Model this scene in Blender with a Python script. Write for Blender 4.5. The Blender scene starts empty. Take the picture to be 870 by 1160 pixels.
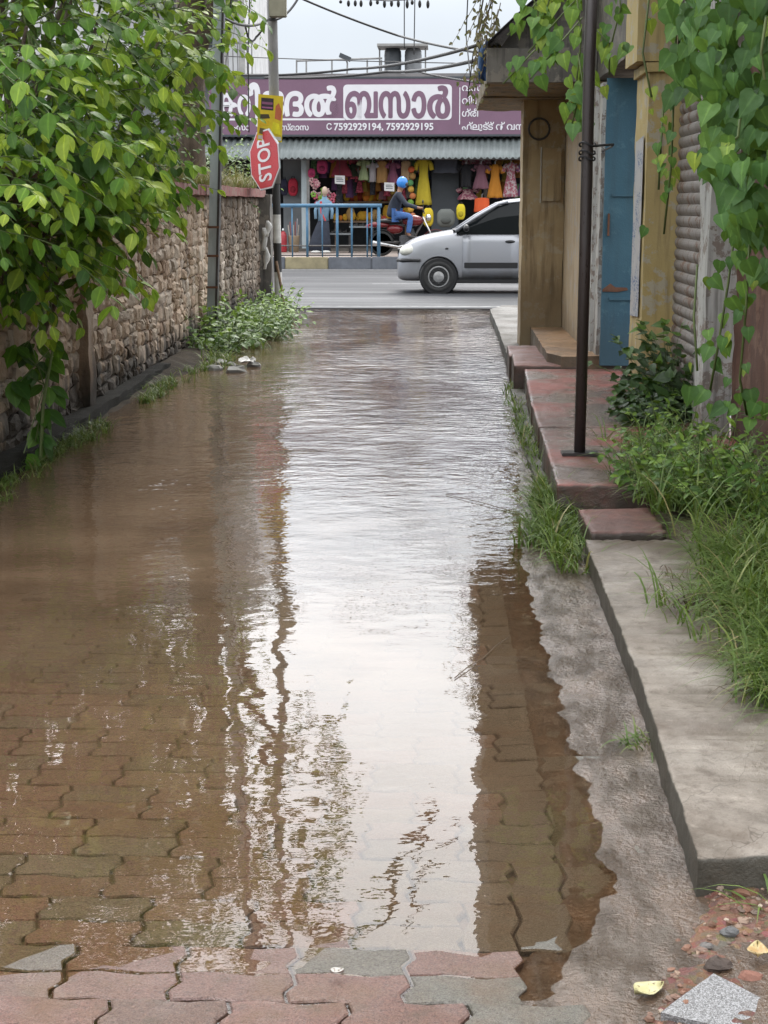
import bpy, bmesh, math, random
import numpy as np
from mathutils import Vector, Matrix, Euler
rad = math.radians
RNG = random.Random(7)
NR = np.random.default_rng(11)
SC = bpy.context.scene
COL = SC.collection

# ------------------------------------------------------------------ camera model
F, CH, VX, VY, W0, H0 = 1740.0, 1.5, 495.0, 230.0, 870.0, 1160.0
PITCH = math.atan((H0/2-VY)/F)
YAW = math.atan((VX-W0/2)/(F/math.cos(PITCH)))
FW = Vector((-math.sin(YAW)*math.cos(PITCH), math.cos(YAW)*math.cos(PITCH), -math.sin(PITCH)))
RT = Vector((math.cos(YAW), math.sin(YAW), 0))
UP = RT.cross(FW)
def ray(x, y): return RT*((x-W0/2)/F) - UP*((y-H0/2)/F) + FW
def P(x, y, Y):                     # point of the photograph at distance Y along the lane
    d = ray(x, y); return Vector((0, 0, CH)) + d*(Y/d.y)
def G(x, y, z=0.0):                 # point of the photograph on the level z
    d = ray(x, y); return Vector((0, 0, CH)) + d*((z-CH)/d.z)

# ------------------------------------------------------------------ materials
class NT:
    def __init__(s, name):
        s.m = bpy.data.materials.new(name); s.m.use_nodes = True
        s.t = s.m.node_tree; s.t.nodes.clear()
        s.out = s.n('ShaderNodeOutputMaterial')
    def n(s, typ, **kw):
        nd = s.t.nodes.new(typ)
        for k, v in kw.items():
            if k in nd.inputs: s.put(nd.inputs[k], v)
            else: setattr(nd, k, v)
        return nd
    def put(s, inp, v):
        if isinstance(v, bpy.types.NodeSocket): s.t.links.new(v, inp)
        elif isinstance(v, bpy.types.Node): s.t.links.new(v.outputs[0], inp)
        else:
            if isinstance(v, tuple) and len(v) == 3 and inp.type == 'RGBA': v = (*v, 1)
            inp.default_value = v
    def pos(s, scale=(1, 1, 1), obj=False):
        src = s.n('ShaderNodeTexCoord').outputs['Object'] if obj else s.n('ShaderNodeNewGeometry').outputs['Position']
        if scale == (1, 1, 1): return src
        return s._vm('MULTIPLY', src, scale)
    def _vm(s, op, a, b):
        nd = s.t.nodes.new('ShaderNodeVectorMath'); nd.operation = op
        s.put(nd.inputs[0], a); s.put(nd.inputs[1], b); return nd.outputs[0]
    def noise(s, vec, scale, detail=4, rough=.6):
        nd = s.n('ShaderNodeTexNoise', Scale=scale, Detail=detail, Roughness=rough, Vector=vec); return nd.outputs['Fac']
    def vor(s, vec, scale, feature='F1'):
        nd = s.t.nodes.new('ShaderNodeTexVoronoi'); nd.feature = feature
        nd.inputs['Scale'].default_value = scale; s.put(nd.inputs['Vector'], vec); return nd
    def math(s, op, a, b=0.0, c=None, clamp=False):
        nd = s.t.nodes.new('ShaderNodeMath'); nd.operation = op; nd.use_clamp = clamp
        s.put(nd.inputs[0], a); s.put(nd.inputs[1], b)
        if c is not None: s.put(nd.inputs[2], c)
        return nd.outputs[0]
    def rng(s, v, a, b, c=0.0, d=1.0):
        nd = s.t.nodes.new('ShaderNodeMapRange'); nd.interpolation_type = 'SMOOTHSTEP'
        for i, q in enumerate((v, a, b, c, d)): s.put(nd.inputs[i], q)
        return nd.outputs[0]
    def ramp(s, fac, cols):
        nd = s.t.nodes.new('ShaderNodeValToRGB'); el = nd.color_ramp.elements
        while len(el) < len(cols): el.new(.5)
        for e, (p, c) in zip(el, cols): e.position = p; e.color = (*c, 1)
        s.put(nd.inputs[0], fac); return nd.outputs[0]
    def mix(s, fac, a, b, mode='MIX'):
        nd = s.t.nodes.new('ShaderNodeMix'); nd.data_type = 'RGBA'; nd.blend_type = mode
        s.put(nd.inputs[0], fac); s.put(nd.inputs[6], a); s.put(nd.inputs[7], b); return nd.outputs[2]
    def attr(s, name): return s.n('ShaderNodeAttribute', attribute_name=name)
    def bump(s, h, strength=.4, dist=.01):
        return s.n('ShaderNodeBump', Strength=strength, Distance=dist, Height=h).outputs[0]
    def bsdf(s, base, rough=.6, normal=None, metal=0.0, spec=.5, coat=0.0, coat_rough=.1, trans=0.0):
        b = s.n('ShaderNodeBsdfPrincipled')
        for k, v in (('Base Color', base), ('Roughness', rough), ('Metallic', metal), ('Specular IOR Level', spec),
                     ('Coat Weight', coat), ('Coat Roughness', coat_rough), ('Transmission Weight', trans)):
            s.put(b.inputs[k], v)
        if normal is not None: s.put(b.inputs['Normal'], normal)
        s.t.links.new(b.outputs[0], s.out.inputs[0]); return b
    def surf(s, sh): s.t.links.new(sh.outputs[0] if isinstance(sh, bpy.types.Node) else sh, s.out.inputs[0])

def mul(c, k): return tuple(min(1, v*k) for v in c)
def plain(name, col, rough=.55, var=.35, scale=6, metal=0.0, bump=.15, stretch=(1, 1, 1), spec=.5, dist=.004, col2=None):
    t = NT(name); p = t.pos(stretch)
    f = t.noise(p, scale, 5)
    c = t.ramp(f, [(.3, mul(col, 1-var)), (.7, col2 or mul(col, 1+var*.6))])
    fine = t.noise(p, scale*14, 3)
    r = t.rng(fine, .2, .8, max(0, rough-.12), min(1, rough+.12))
    t.bsdf(c, r, t.bump(fine, bump, dist) if bump else None, metal, spec); return t.m

def leaf_mat(name, cols, rough=.38, trans=.3, spec=.5):
    t = NT(name); a = t.attr('tint').outputs['Fac']
    c = t.ramp(a, cols)
    f = t.noise(t.pos(), 35, 2)
    c = t.mix(t.rng(f, .3, .7, .0, .35), c, t.mix(1.0, c, (.55, .6, .5), 'MULTIPLY'))
    rib = t.attr('rib').outputs['Fac']; c = t.mix(t.rng(rib, .8, 1.0, 0, .55), c, t.mix(1.0, c, (2.2, 1.9, 1.8), 'MULTIPLY'))
    sp = t.noise(t.pos(), 70, 3); c = t.mix(t.rng(sp, .68, .74, 0, .7), c, (.16, .11, .03))
    b = t.bsdf(c, t.rng(f, .3, .7, rough-.12, rough+.12), t.bump(t.noise(t.pos(), 90, 2), .3, .004), 0, spec)
    tr = t.n('ShaderNodeBsdfTranslucent', Color=t.mix(.35, c, (.30, .42, .03)))
    m = t.n('ShaderNodeMixShader', Fac=trans); t.put(m.inputs[1], b); t.put(m.inputs[2], tr); t.surf(m); return t.m

M = {}
M['steel_grey'] = plain('weathered galvanised steel', (.42, .48, .50), .5, .3, 5, .3, .1, (1, 1, .3))
M['pole_dark'] = plain('dark steel for stain and shade', (.045, .042, .042), .4, .3, 8, .2, .1)
M['pole_pipe'] = plain('old painted pipe', (.055, .034, .03), .36, .45, 5, .1, .2, (1, 1, .2), col2=(.06, .055, .055))
M['black'] = plain('black plastic', (.012, .012, .013), .4, .2)
M['rubber'] = plain('tyre rubber', (.018, .018, .018), .7, .3)
M['cable'] = plain('cable sheath', (.02, .02, .022), .6, .2, bump=0)
M['white_paint'] = plain('white paint', (.55, .55, .53), .5, .25, 7)
M['black_paint'] = plain('black paint band', (.02, .02, .02), .5, .3, 7)
M['grey_conc'] = plain('grey utility pole', (.22, .22, .22), .7, .3, 7, 0, .2, (1, 1, .3))
M['rust'] = plain('rusty iron', (.13, .06, .035), .75, .5, 9)
M['blue_rail'] = plain('blue railing paint', (.055, .15, .25), .45, .25, 6)
M['sign_purple'] = plain('purple sign panel', (.17, .095, .145), .6, .12, 1.2, 0, .03)
M['sign_white'] = plain('white sign film', (.66, .66, .69), .45, .05, 3, 0, 0)
M['sign_red'] = plain('red sign sheet', (.46, .028, .038), .35, .15, 4, 0, .03)
M['cardboard_white'] = plain('white card', (.6, .6, .6), .7, .1)
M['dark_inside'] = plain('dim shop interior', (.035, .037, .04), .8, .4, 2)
M['panel_grey'] = plain('grey shop panel', (.15, .165, .175), .6, .2, 2)
M['panel_dark'] = plain('dark slate panel', (.05, .06, .07), .5, .2, 2)
M['wood'] = plain('worn timber', (.16, .095, .05), .6, .4, 6, 0, .2, (1, 1, 5))
M['tank_black'] = plain('black water tank', (.06, .07, .08), .5, .2)
M['tank_grey'] = plain('grey water tank', (.19, .2, .21), .5, .2)
M['stone_grey'] = plain('pale weathered concrete', (.33, .33, .32), .8, .35, 2.5, 0, .2)
M['roof_slab'] = plain('flat roof concrete', (.2, .19, .19), .8, .3, 2)
M['balcony'] = plain('white balcony wall', (.50, .51, .52), .7, .25, 2)
M['window_dark'] = plain('dark window', (.03, .035, .04), .15, .2, bump=0)
M['cloth_blue'] = plain('blue tarpaulin', (.05, .13, .32), .5, .4)
M['tarp'] = plain('black tarpaulin', (.014, .015, .018), .42, .4, 5, 0, .5, dist=.02)
M['skin'] = plain('brown skin', (.22, .11, .065), .5, .1, 8, 0, .02)
M['denim'] = plain('blue denim', (.045, .12, .32), .8, .3, 18)
M['jacket'] = plain('dark jacket cloth', (.018, .024, .04), .8, .3, 14)
M['helmet'] = plain('blue helmet shell', (.04, .22, .62), .18, .1, bump=0)
M['visor'] = plain('smoked visor', (.05, .05, .06), .1, .1, bump=0)
M['bike_red'] = plain('red motorcycle paint', (.15, .012, .014), .2, .15, bump=0)
M['chrome'] = plain('dull chrome', (.5, .5, .5), .28, .2, 9, 1.0, 0)
M['engine'] = plain('engine metal', (.10, .10, .105), .45, .4, 12, .6)
M['glass_lamp'] = plain('lamp glass', (.62, .62, .55), .12, .12, 14, 0, 0)
M['yellow_paint'] = plain('faded yellow kerb paint', (.29, .25, .15), .7, .3, 4)
M['black_kerb'] = plain('faded dark kerb paint', (.12, .13, .15), .7, .3, 4)
M['shoe'] = plain('dark shoe leather', (.02, .018, .018), .5, .2)

def car_paint():
    t = NT('silver car paint'); f = t.noise(t.pos(), 900, 2)
    d = t.noise(t.pos((1, 1, 1)), 3, 5)
    c = t.ramp(f, [(.3, (.25, .26, .28)), (.7, (.34, .35, .38))])
    z = t.n('ShaderNodeSeparateXYZ'); t.put(z.inputs[0], t.pos())
    dirt = t.math('MULTIPLY', t.rng(z.outputs[2], .5, .15), t.rng(d, .3, .7))
    c = t.mix(dirt, c, (.20, .17, .14))
    t.bsdf(c, .36, None, .45, .5, .5, .08); return t.m
M['car_paint'] = car_paint()
def car_glass():
    t = NT('car window glass'); t.bsdf((.008, .010, .011), .06, None, 0, .16); return t.m
M['car_glass'] = car_glass()

def road_mat():
    t = NT('damp asphalt'); p = t.pos()
    f = t.noise(p, .5, 6); g = t.noise(p, 90, 3); w = t.noise(t.pos((.15, 1.2, 1)), .8, 4)
    c = t.ramp(f, [(.3, (.036, .038, .042)), (.7, (.058, .060, .065))])
    c = t.mix(t.rng(g, .55, .75, 0, .35), c, (.14, .14, .14))
    r = t.rng(w, .35, .65, .45, .75)
    t.bsdf(c, r, t.bump(g, .5, .008), 0, .25); return t.m
M['road'] = road_mat()

def soil_mat():
    t = NT('red gravelly soil'); p = t.pos()
    f = t.noise(p, 3, 6); v = t.vor(p, 60); n = t.noise(p, 150, 3)
    c = t.ramp(f, [(.3, (.10, .055, .035)), (.55, (.20, .10, .06)), (.75, (.17, .13, .10))])
    c = t.mix(.45, c, t.mix(1, c, v.outputs['Color'], 'MULTIPLY'))
    c = t.mix(t.rng(n, .58, .72, 0, .6), c, (.32, .22, .16))
    h = t.math('ADD', v.outputs['Distance'], n)
    t.bsdf(c, .6, t.bump(h, .7, .012)); return t.m
M['soil'] = soil_mat()
def ground_mat():
    t = NT('packed earth'); p = t.pos(); f = t.noise(p, .6, 6)
    c = t.ramp(f, [(.3, (.06, .045, .032)), (.7, (.12, .085, .06))])
    t.bsdf(c, .85, t.bump(t.noise(p, 20, 5), .5, .03)); return t.m
M['earth'] = ground_mat()

def paver_mat():
    t = NT('wet interlocking paver'); p = t.pos()
    a = t.attr('tint').outputs['Fac']
    c = t.ramp(a, [(0, (.115, .105, .085)), (.35, (.15, .14, .115)), (.58, (.13, .105, .08)), (.66, (.165, .092, .072)), (.85, (.20, .10, .08)), (1, (.18, .115, .097))])
    g = t.noise(p, 260, 3); s = t.noise(p, 5, 5); alg = t.noise(p, 16, 5)
    c = t.mix(t.rng(g, .45, .7, 0, .7), c, t.mix(1, c, (.35, .33, .30), 'MULTIPLY'))
    g3 = t.noise(p, 115, 4, .75); c = t.mix(t.rng(g3, .52, .66, 0, .75), c, t.mix(1, c, (.28, .25, .21), 'MULTIPLY')); c = t.mix(t.rng(g3, .44, .32, 0, .6), c, t.mix(1, c, (1.7, 1.65, 1.55), 'MULTIPLY'))
    g2 = t.noise(p, 420, 2); c = t.mix(t.rng(g2, .58, .72, 0, .5), c, (.30, .28, .25))
    c = t.mix(t.rng(s, .45, .72, 0, .6), c, (.15, .085, .042))
    c = t.mix(t.rng(alg, .55, .75, 0, .4), c, (.05, .048, .025))
    v = t.vor(p, 230)
    h = t.math('ADD', t.math('MULTIPLY', v.outputs['Distance'], .5), t.math('MULTIPLY', g3, 1.6))
    film = t.noise(p, 9, 4); zz = t.n('ShaderNodeSeparateXYZ'); t.put(zz.inputs[0], p); wet = t.rng(zz.outputs[2], .014, .001)
    t.bsdf(c, t.rng(g, .3, .7, .30, .55), t.bump(h, .9, .006), 0, .5, t.math('MAXIMUM', wet, t.rng(film, .4, .6, .4, 1.0)), t.math('MULTIPLY', t.rng(s, .3, .7, .12, .26), t.math('SUBTRACT', 1.0, t.math('MULTIPLY', wet, .75)))); bb = [n for n in t.t.nodes if n.type == 'BSDF_PRINCIPLED'][0]; t.put(bb.inputs['Coat Normal'], t.bump(t.math('ADD', t.math('MULTIPLY', g3, 1.4), t.noise(p, 45, 4)), .6, .006)); return t.m
M['paver'] = paver_mat()

def gutter_mat():
    t = NT('wet mortar strip'); p = t.pos(); f = t.noise(p, 7, 6); g = t.noise(p, 60, 5); s = t.noise(t.pos((2.5, .8, 1)), 5, 5)
    c = t.ramp(f, [(.3, (.05, .033, .02)), (.5, (.085, .062, .044)), (.72, (.135, .11, .088))])
    c = t.mix(t.rng(s, .42, .62, 0, .75), c, (.12, .066, .034)); big = t.noise(p, 2.6, 5); c = t.mix(t.rng(big, .45, .6, 0, .5), c, (.06, .036, .02))
    h = t.math('ADD', g, t.math('MULTIPLY', f, .8))
    t.bsdf(c, t.rng(s, .35, .6, .25, .6), t.bump(h, 1.0, .02), 0, .4, t.rng(s, .38, .6, .12, .95), .06); bb = [n for n in t.t.nodes if n.type == 'BSDF_PRINCIPLED'][0]; t.put(bb.inputs['Coat Normal'], t.bump(t.math('ADD', g, t.math('MULTIPLY', f, 1.5)), .5, .012)); return t.m
M['gutter'] = gutter_mat()

def concrete(name, c0, c1, stain, rough=.6, red=None):
    t = NT(name); p = t.pos(); f = t.noise(p, 3.2, 7, .65); s = t.noise(p, 1.7, 5); g = t.noise(p, 120, 3); pt = t.noise(p, 11, 5)
    c = t.ramp(f, [(.3, c0), (.7, c1)])
    if red: c = t.mix(t.rng(s, .40, .56, 0, .85), c, red)
    c = t.mix(t.rng(pt, .58, .74, 0, .7), c, stain)
    # darker on steep faces, and darker low down towards the water
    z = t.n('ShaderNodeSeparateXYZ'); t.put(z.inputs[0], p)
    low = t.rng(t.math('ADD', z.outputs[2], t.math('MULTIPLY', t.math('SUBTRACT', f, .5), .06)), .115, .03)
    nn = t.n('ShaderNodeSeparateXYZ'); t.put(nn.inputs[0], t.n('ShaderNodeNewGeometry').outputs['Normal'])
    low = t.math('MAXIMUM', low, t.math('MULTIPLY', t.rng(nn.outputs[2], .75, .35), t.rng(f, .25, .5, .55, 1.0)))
    mid = t.noise(p, 24, 6, .75); c = t.mix(t.rng(mid, .5, .66, 0, .55), c, mul(stain, 1.1)); c = t.mix(t.rng(mid, .42, .30, 0, .5), c, mul(c1, 1.25))
    big = t.noise(p, .9, 6, .7); crk = t.vor(t._vm('ADD', p, t._vm('MULTIPLY', t.n('ShaderNodeTexNoise', Scale=4.0, Detail=4.0).outputs['Color'], (.3, .3, .3))), 2.2, 'DISTANCE_TO_EDGE').outputs['Distance']
    c = t.mix(t.rng(big, .44, .60, 0, .75), c, mul(stain, 1.2)); c = t.mix(t.rng(crk, .006, .0, 0, .5), c, mul(stain, .5)); c = t.mix(t.rng(g, .55, .75, 0, .35), c, mul(c0, .5))
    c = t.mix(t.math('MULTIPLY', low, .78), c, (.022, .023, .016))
    h = t.math('ADD', t.math('ADD', t.math('MULTIPLY', f, 1.5), t.math('MULTIPLY', mid, 1.0)), t.math('MULTIPLY', g, .5))
    t.bsdf(c, t.rng(s, .35, .65, rough-.18, rough+.2), t.bump(h, .5, .012)); return t.m
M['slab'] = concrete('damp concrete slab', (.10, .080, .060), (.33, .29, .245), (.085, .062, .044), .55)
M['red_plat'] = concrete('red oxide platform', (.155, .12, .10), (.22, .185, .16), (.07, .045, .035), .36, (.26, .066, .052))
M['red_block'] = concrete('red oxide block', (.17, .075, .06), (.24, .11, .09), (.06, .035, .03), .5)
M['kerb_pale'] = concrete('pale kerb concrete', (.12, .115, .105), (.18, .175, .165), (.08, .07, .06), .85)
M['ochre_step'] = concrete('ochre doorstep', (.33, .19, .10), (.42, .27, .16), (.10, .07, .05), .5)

def plaster(name, c0, c1, flake, dirt, amount=.5, low=.35):
    """old limewash: two tones, vertical run stains, flakes, damp rising from the ground"""
    t = NT(name); p = t.pos(); f = t.noise(p, 2.5, 6); run = t.noise(t.pos((9, 9, .7)), 1.6, 5); fl = t.noise(p, 7, 7, .7); g = t.noise(p, 90, 4)
    c = t.ramp(f, [(.3, c0), (.7, c1)])
    c = t.mix(t.rng(fl, .60-.1*amount, .64-.1*amount, 0, .8), c, flake)
    c = t.mix(t.rng(run, .5, .72, 0, amount), c, dirt)
    z = t.n('ShaderNodeSeparateXYZ'); t.put(z.inputs[0], p)
    damp = t.rng(t.math('ADD', z.outputs[2], t.math('MULTIPLY', run, -.7)), low, low-.5)
    c = t.mix(t.math('MULTIPLY', damp, .55), c, mul(dirt, .8))
    h = t.math('ADD', t.math('MULTIPLY', fl, .8), t.math('MULTIPLY', g, .4))
    t.bsdf(c, .75, t.bump(h, .5, .01)); return t.m
M['pl_ochre'] = plaster('old ochre limewash', (.42, .32, .13), (.49, .39, .19), (.42, .39, .32), (.12, .085, .045), .5)
M['pl_brown'] = plaster('stained brown plaster', (.34, .25, .14), (.47, .37, .23), (.44, .38, .28), (.13, .088, .048), .65, .7)
M['pl_cream'] = plaster('cream plaster', (.36, .27, .17), (.44, .35, .24), (.36, .33, .30), (.12, .085, .055), .5)
M['pl_white'] = plaster('flaking white paint', (.42, .42, .41), (.52, .52, .50), (.20, .15, .12), (.13, .12, .11), .8)
M['pl_dark'] = plaster('blackened plaster', (.10, .095, .085), (.17, .16, .145), (.22, .20, .17), (.035, .033, .03), .8)
M['pl_soffit'] = plaster('stained soffit', (.16, .14, .11), (.25, .22, .17), (.28, .2, .1), (.05, .045, .04), .8)
M['laterite'] = plaster('red laterite masonry', (.075, .035, .025), (.13, .06, .04), (.18, .1, .07), (.03, .018, .014), .6)
M['blue_door'] = plaster('worn blue door paint', (.028, .088, .135), (.042, .115, .165), (.055, .135, .185), (.03, .06, .08), .35, .5)
M['shutter'] = plaster('rolling shutter steel', (.20, .175, .16), (.27, .25, .24), (.16, .085, .05), (.10, .07, .06), .6)

def stone_mat():
    t = NT('weathered rubble stone'); p = t.pos(); a = t.attr('tint').outputs['Fac']
    c = t.ramp(a, [(0, (.33, .23, .16)), (.3, (.44, .325, .23)), (.6, (.52, .41, .31)), (.85, (.50, .42, .34)), (1, (.40, .34, .28))])
    f = t.noise(p, 26, 6, .7); run = t.noise(t.pos((1, 2.2, .35)), 2.2, 5); g = t.noise(p, 75, 4)
    c = t.mix(t.rng(f, .54, .72, 0, .7), c, (.13, .09, .062))
    z = t.n('ShaderNodeSeparateXYZ'); t.put(z.inputs[0], p)
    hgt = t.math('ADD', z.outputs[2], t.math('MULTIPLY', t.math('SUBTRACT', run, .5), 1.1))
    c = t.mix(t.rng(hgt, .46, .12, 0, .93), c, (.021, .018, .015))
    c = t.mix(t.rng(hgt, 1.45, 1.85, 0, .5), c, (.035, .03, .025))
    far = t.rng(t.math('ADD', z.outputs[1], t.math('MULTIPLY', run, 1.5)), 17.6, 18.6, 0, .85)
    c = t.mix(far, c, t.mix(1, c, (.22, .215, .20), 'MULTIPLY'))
    c = t.mix(t.rng(t.noise(t.pos((1, 3.2, .22)), 1.7, 5), .55, .7, 0, .7), c, (.075, .06, .048))
    pale = t.math('MULTIPLY', t.rng(t.noise(t.pos((1, 1.1, .5)), 3.1, 6), .50, .64, 0, .7), t.rng(z.outputs[2], .3, .7))
    c = t.mix(pale, c, (.55, .48, .40))
    t.bsdf(c, .85, t.bump(t.math('ADD', f, t.math('MULTIPLY', g, .5)), .65, .02)); return t.m
M['stone'] = stone_mat()
M['coping'] = plaster('faded red coping', (.20, .07, .06), (.27, .11, .10), (.24, .17, .14), (.06, .04, .035), .8)
M['wall_base'] = plain('black damp footing', (.024, .023, .020), .85, .5, 8, 0, .7, spec=.2, dist=.02)

def water_mat():
    t = NT('muddy flood water'); p = t.pos()
    sp = t.n('ShaderNodeSeparateXYZ'); t.put(sp.inputs[0], p)
    dep = t.attr('depth').outputs['Fac']
    cloud = t.noise(p, 1.3, 5)
    silt = t.math('MULTIPLY', dep, t.rng(cloud, .3, .7, .75, 1.3))
    alpha = t.math('SUBTRACT', 1.0, t.math('POWER', 2.7183, t.math('MULTIPLY', silt, -17.0)), None, True)
    far = t.rng(sp.outputs[1], 4.0, 12.5)
    wob = t._vm('ADD', p, t._vm('MULTIPLY', t.n('ShaderNodeTexNoise', Scale=.7, Detail=2.0).outputs['Color'], (0, .9, 0)))
    w1 = t.noise(t._vm('MULTIPLY', wob, (3.6, 5.6, 1)), 1.0, 4, .6)
    w2 = t.noise(t._vm('MULTIPLY', wob, (10, 12, 1)), 1.0, 3, .55)
    w3 = t.noise(t.pos((1.0, 1.3, 1)), 2.4, 2)
    side = t.math('MULTIPLY', t.rng(sp.outputs[0], -.1, .5), t.rng(sp.outputs[1], 5.5, 8))
    h = t.math('ADD', t.math('MULTIPLY', w1, .8), t.math('MULTIPLY', w2, t.math('ADD', .32, t.math('MULTIPLY', side, .6))))
    amp = t.math('MULTIPLY', t.math('ADD', .0011, t.math('MULTIPLY', far, .0135)), t.rng(t.noise(t.pos((.9, .45, 1)), 1.0, 3), .3, .7, .35, 1.35))
    h = t.math('ADD', t.math('MULTIPLY', h, amp), t.math('MULTIPLY', w3, .003))
    nrm = t.n('ShaderNodeBump', Strength=1.0, Distance=1.0, Height=h).outputs[0]
    fr = t.n('ShaderNodeFresnel', IOR=1.42, Normal=nrm)
    tr = t.n('ShaderNodeBsdfTransparent', Color=(.94, .82, .68))
    mud = t.n('ShaderNodeBsdfDiffuse', Color=t.ramp(cloud, [(.3, (.135, .088, .055)), (.7, (.185, .128, .082))]))
    body = t.n('ShaderNodeMixShader', Fac=alpha); t.put(body.inputs[1], tr); t.put(body.inputs[2], mud)
    gl = t.n('ShaderNodeBsdfGlossy', Roughness=.0, Normal=nrm, Color=(1, 1, 1))
    mx = t.n('ShaderNodeMixShader', Fac=fr); t.put(mx.inputs[1], body); t.put(mx.inputs[2], gl)
    t.surf(mx); return t.m
M['water'] = water_mat()

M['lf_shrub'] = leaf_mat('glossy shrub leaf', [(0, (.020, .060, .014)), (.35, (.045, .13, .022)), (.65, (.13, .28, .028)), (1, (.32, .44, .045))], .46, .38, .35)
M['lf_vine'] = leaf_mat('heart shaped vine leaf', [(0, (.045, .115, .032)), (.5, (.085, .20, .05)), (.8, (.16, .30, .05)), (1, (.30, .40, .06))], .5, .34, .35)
M['lf_weed'] = leaf_mat('weed leaf', [(0, (.035, .085, .018)), (.6, (.075, .165, .028)), (1, (.17, .28, .04))], .5, .3)
M['lf_dark'] = leaf_mat('dark creeper leaf', [(0, (.018, .040, .014)), (.7, (.035, .08, .022)), (1, (.10, .19, .03))], .5, .2)
M['grass'] = leaf_mat('grass blade', [(0, (.065, .125, .026)), (.6, (.13, .205, .045)), (.85, (.24, .30, .085)), (1, (.34, .29, .14))], .5, .3)
M['dry_grass'] = leaf_mat('dry grass blade', [(0, (.13, .12, .06)), (.5, (.24, .20, .11)), (1, (.10, .15, .04))], .7, .2)
M['bark'] = plain('grey brown bark', (.13, .10, .075), .85, .5, 7, 0, .6, (2, 2, .5), dist=.02)
M['stem'] = plain('green stem', (.10, .14, .04), .6, .3)
M['twig'] = plain('dry twig', (.14, .10, .065), .8, .3)

# ------------------------------------------------------------------ mesh builder
ORG = {}
def org(o): return ORG.get(o.name, Vector((0, 0, 0))) if o else Vector((0, 0, 0))
def tag(o, label=None, cat=None, group=None, kind=None):
    if label: o['label'] = label
    if cat: o['category'] = cat
    if group: o['group'] = group
    if kind: o['kind'] = kind
    return o
def thing(name, label, cat, loc=(0, 0, 0), group=None):
    o = bpy.data.objects.new(name, None); o.empty_display_size = .1; COL.objects.link(o)
    o.location = loc; ORG[o.name] = Vector(loc); return tag(o, label, cat, group)
def link(name, me, mat, parent=None):
    if mat is not None and not me.materials: me.materials.append(mat)
    o = bpy.data.objects.new(name, me); COL.objects.link(o)
    if parent: o.parent = parent; ORG[o.name] = org(parent)
    return o
def copy_tree(o, loc=None, rot=None):
    r = o.copy(); COL.objects.link(r)
    if loc is not None: r.location = loc
    if rot is not None: r.rotation_euler = rot
    ORG[r.name] = Vector(r.location)
    for c in list(o.children):
        d = c.copy(); COL.objects.link(d); d.parent = r
        for g in list(c.children):
            e = g.copy(); COL.objects.link(e); e.parent = d
    return r

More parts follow.
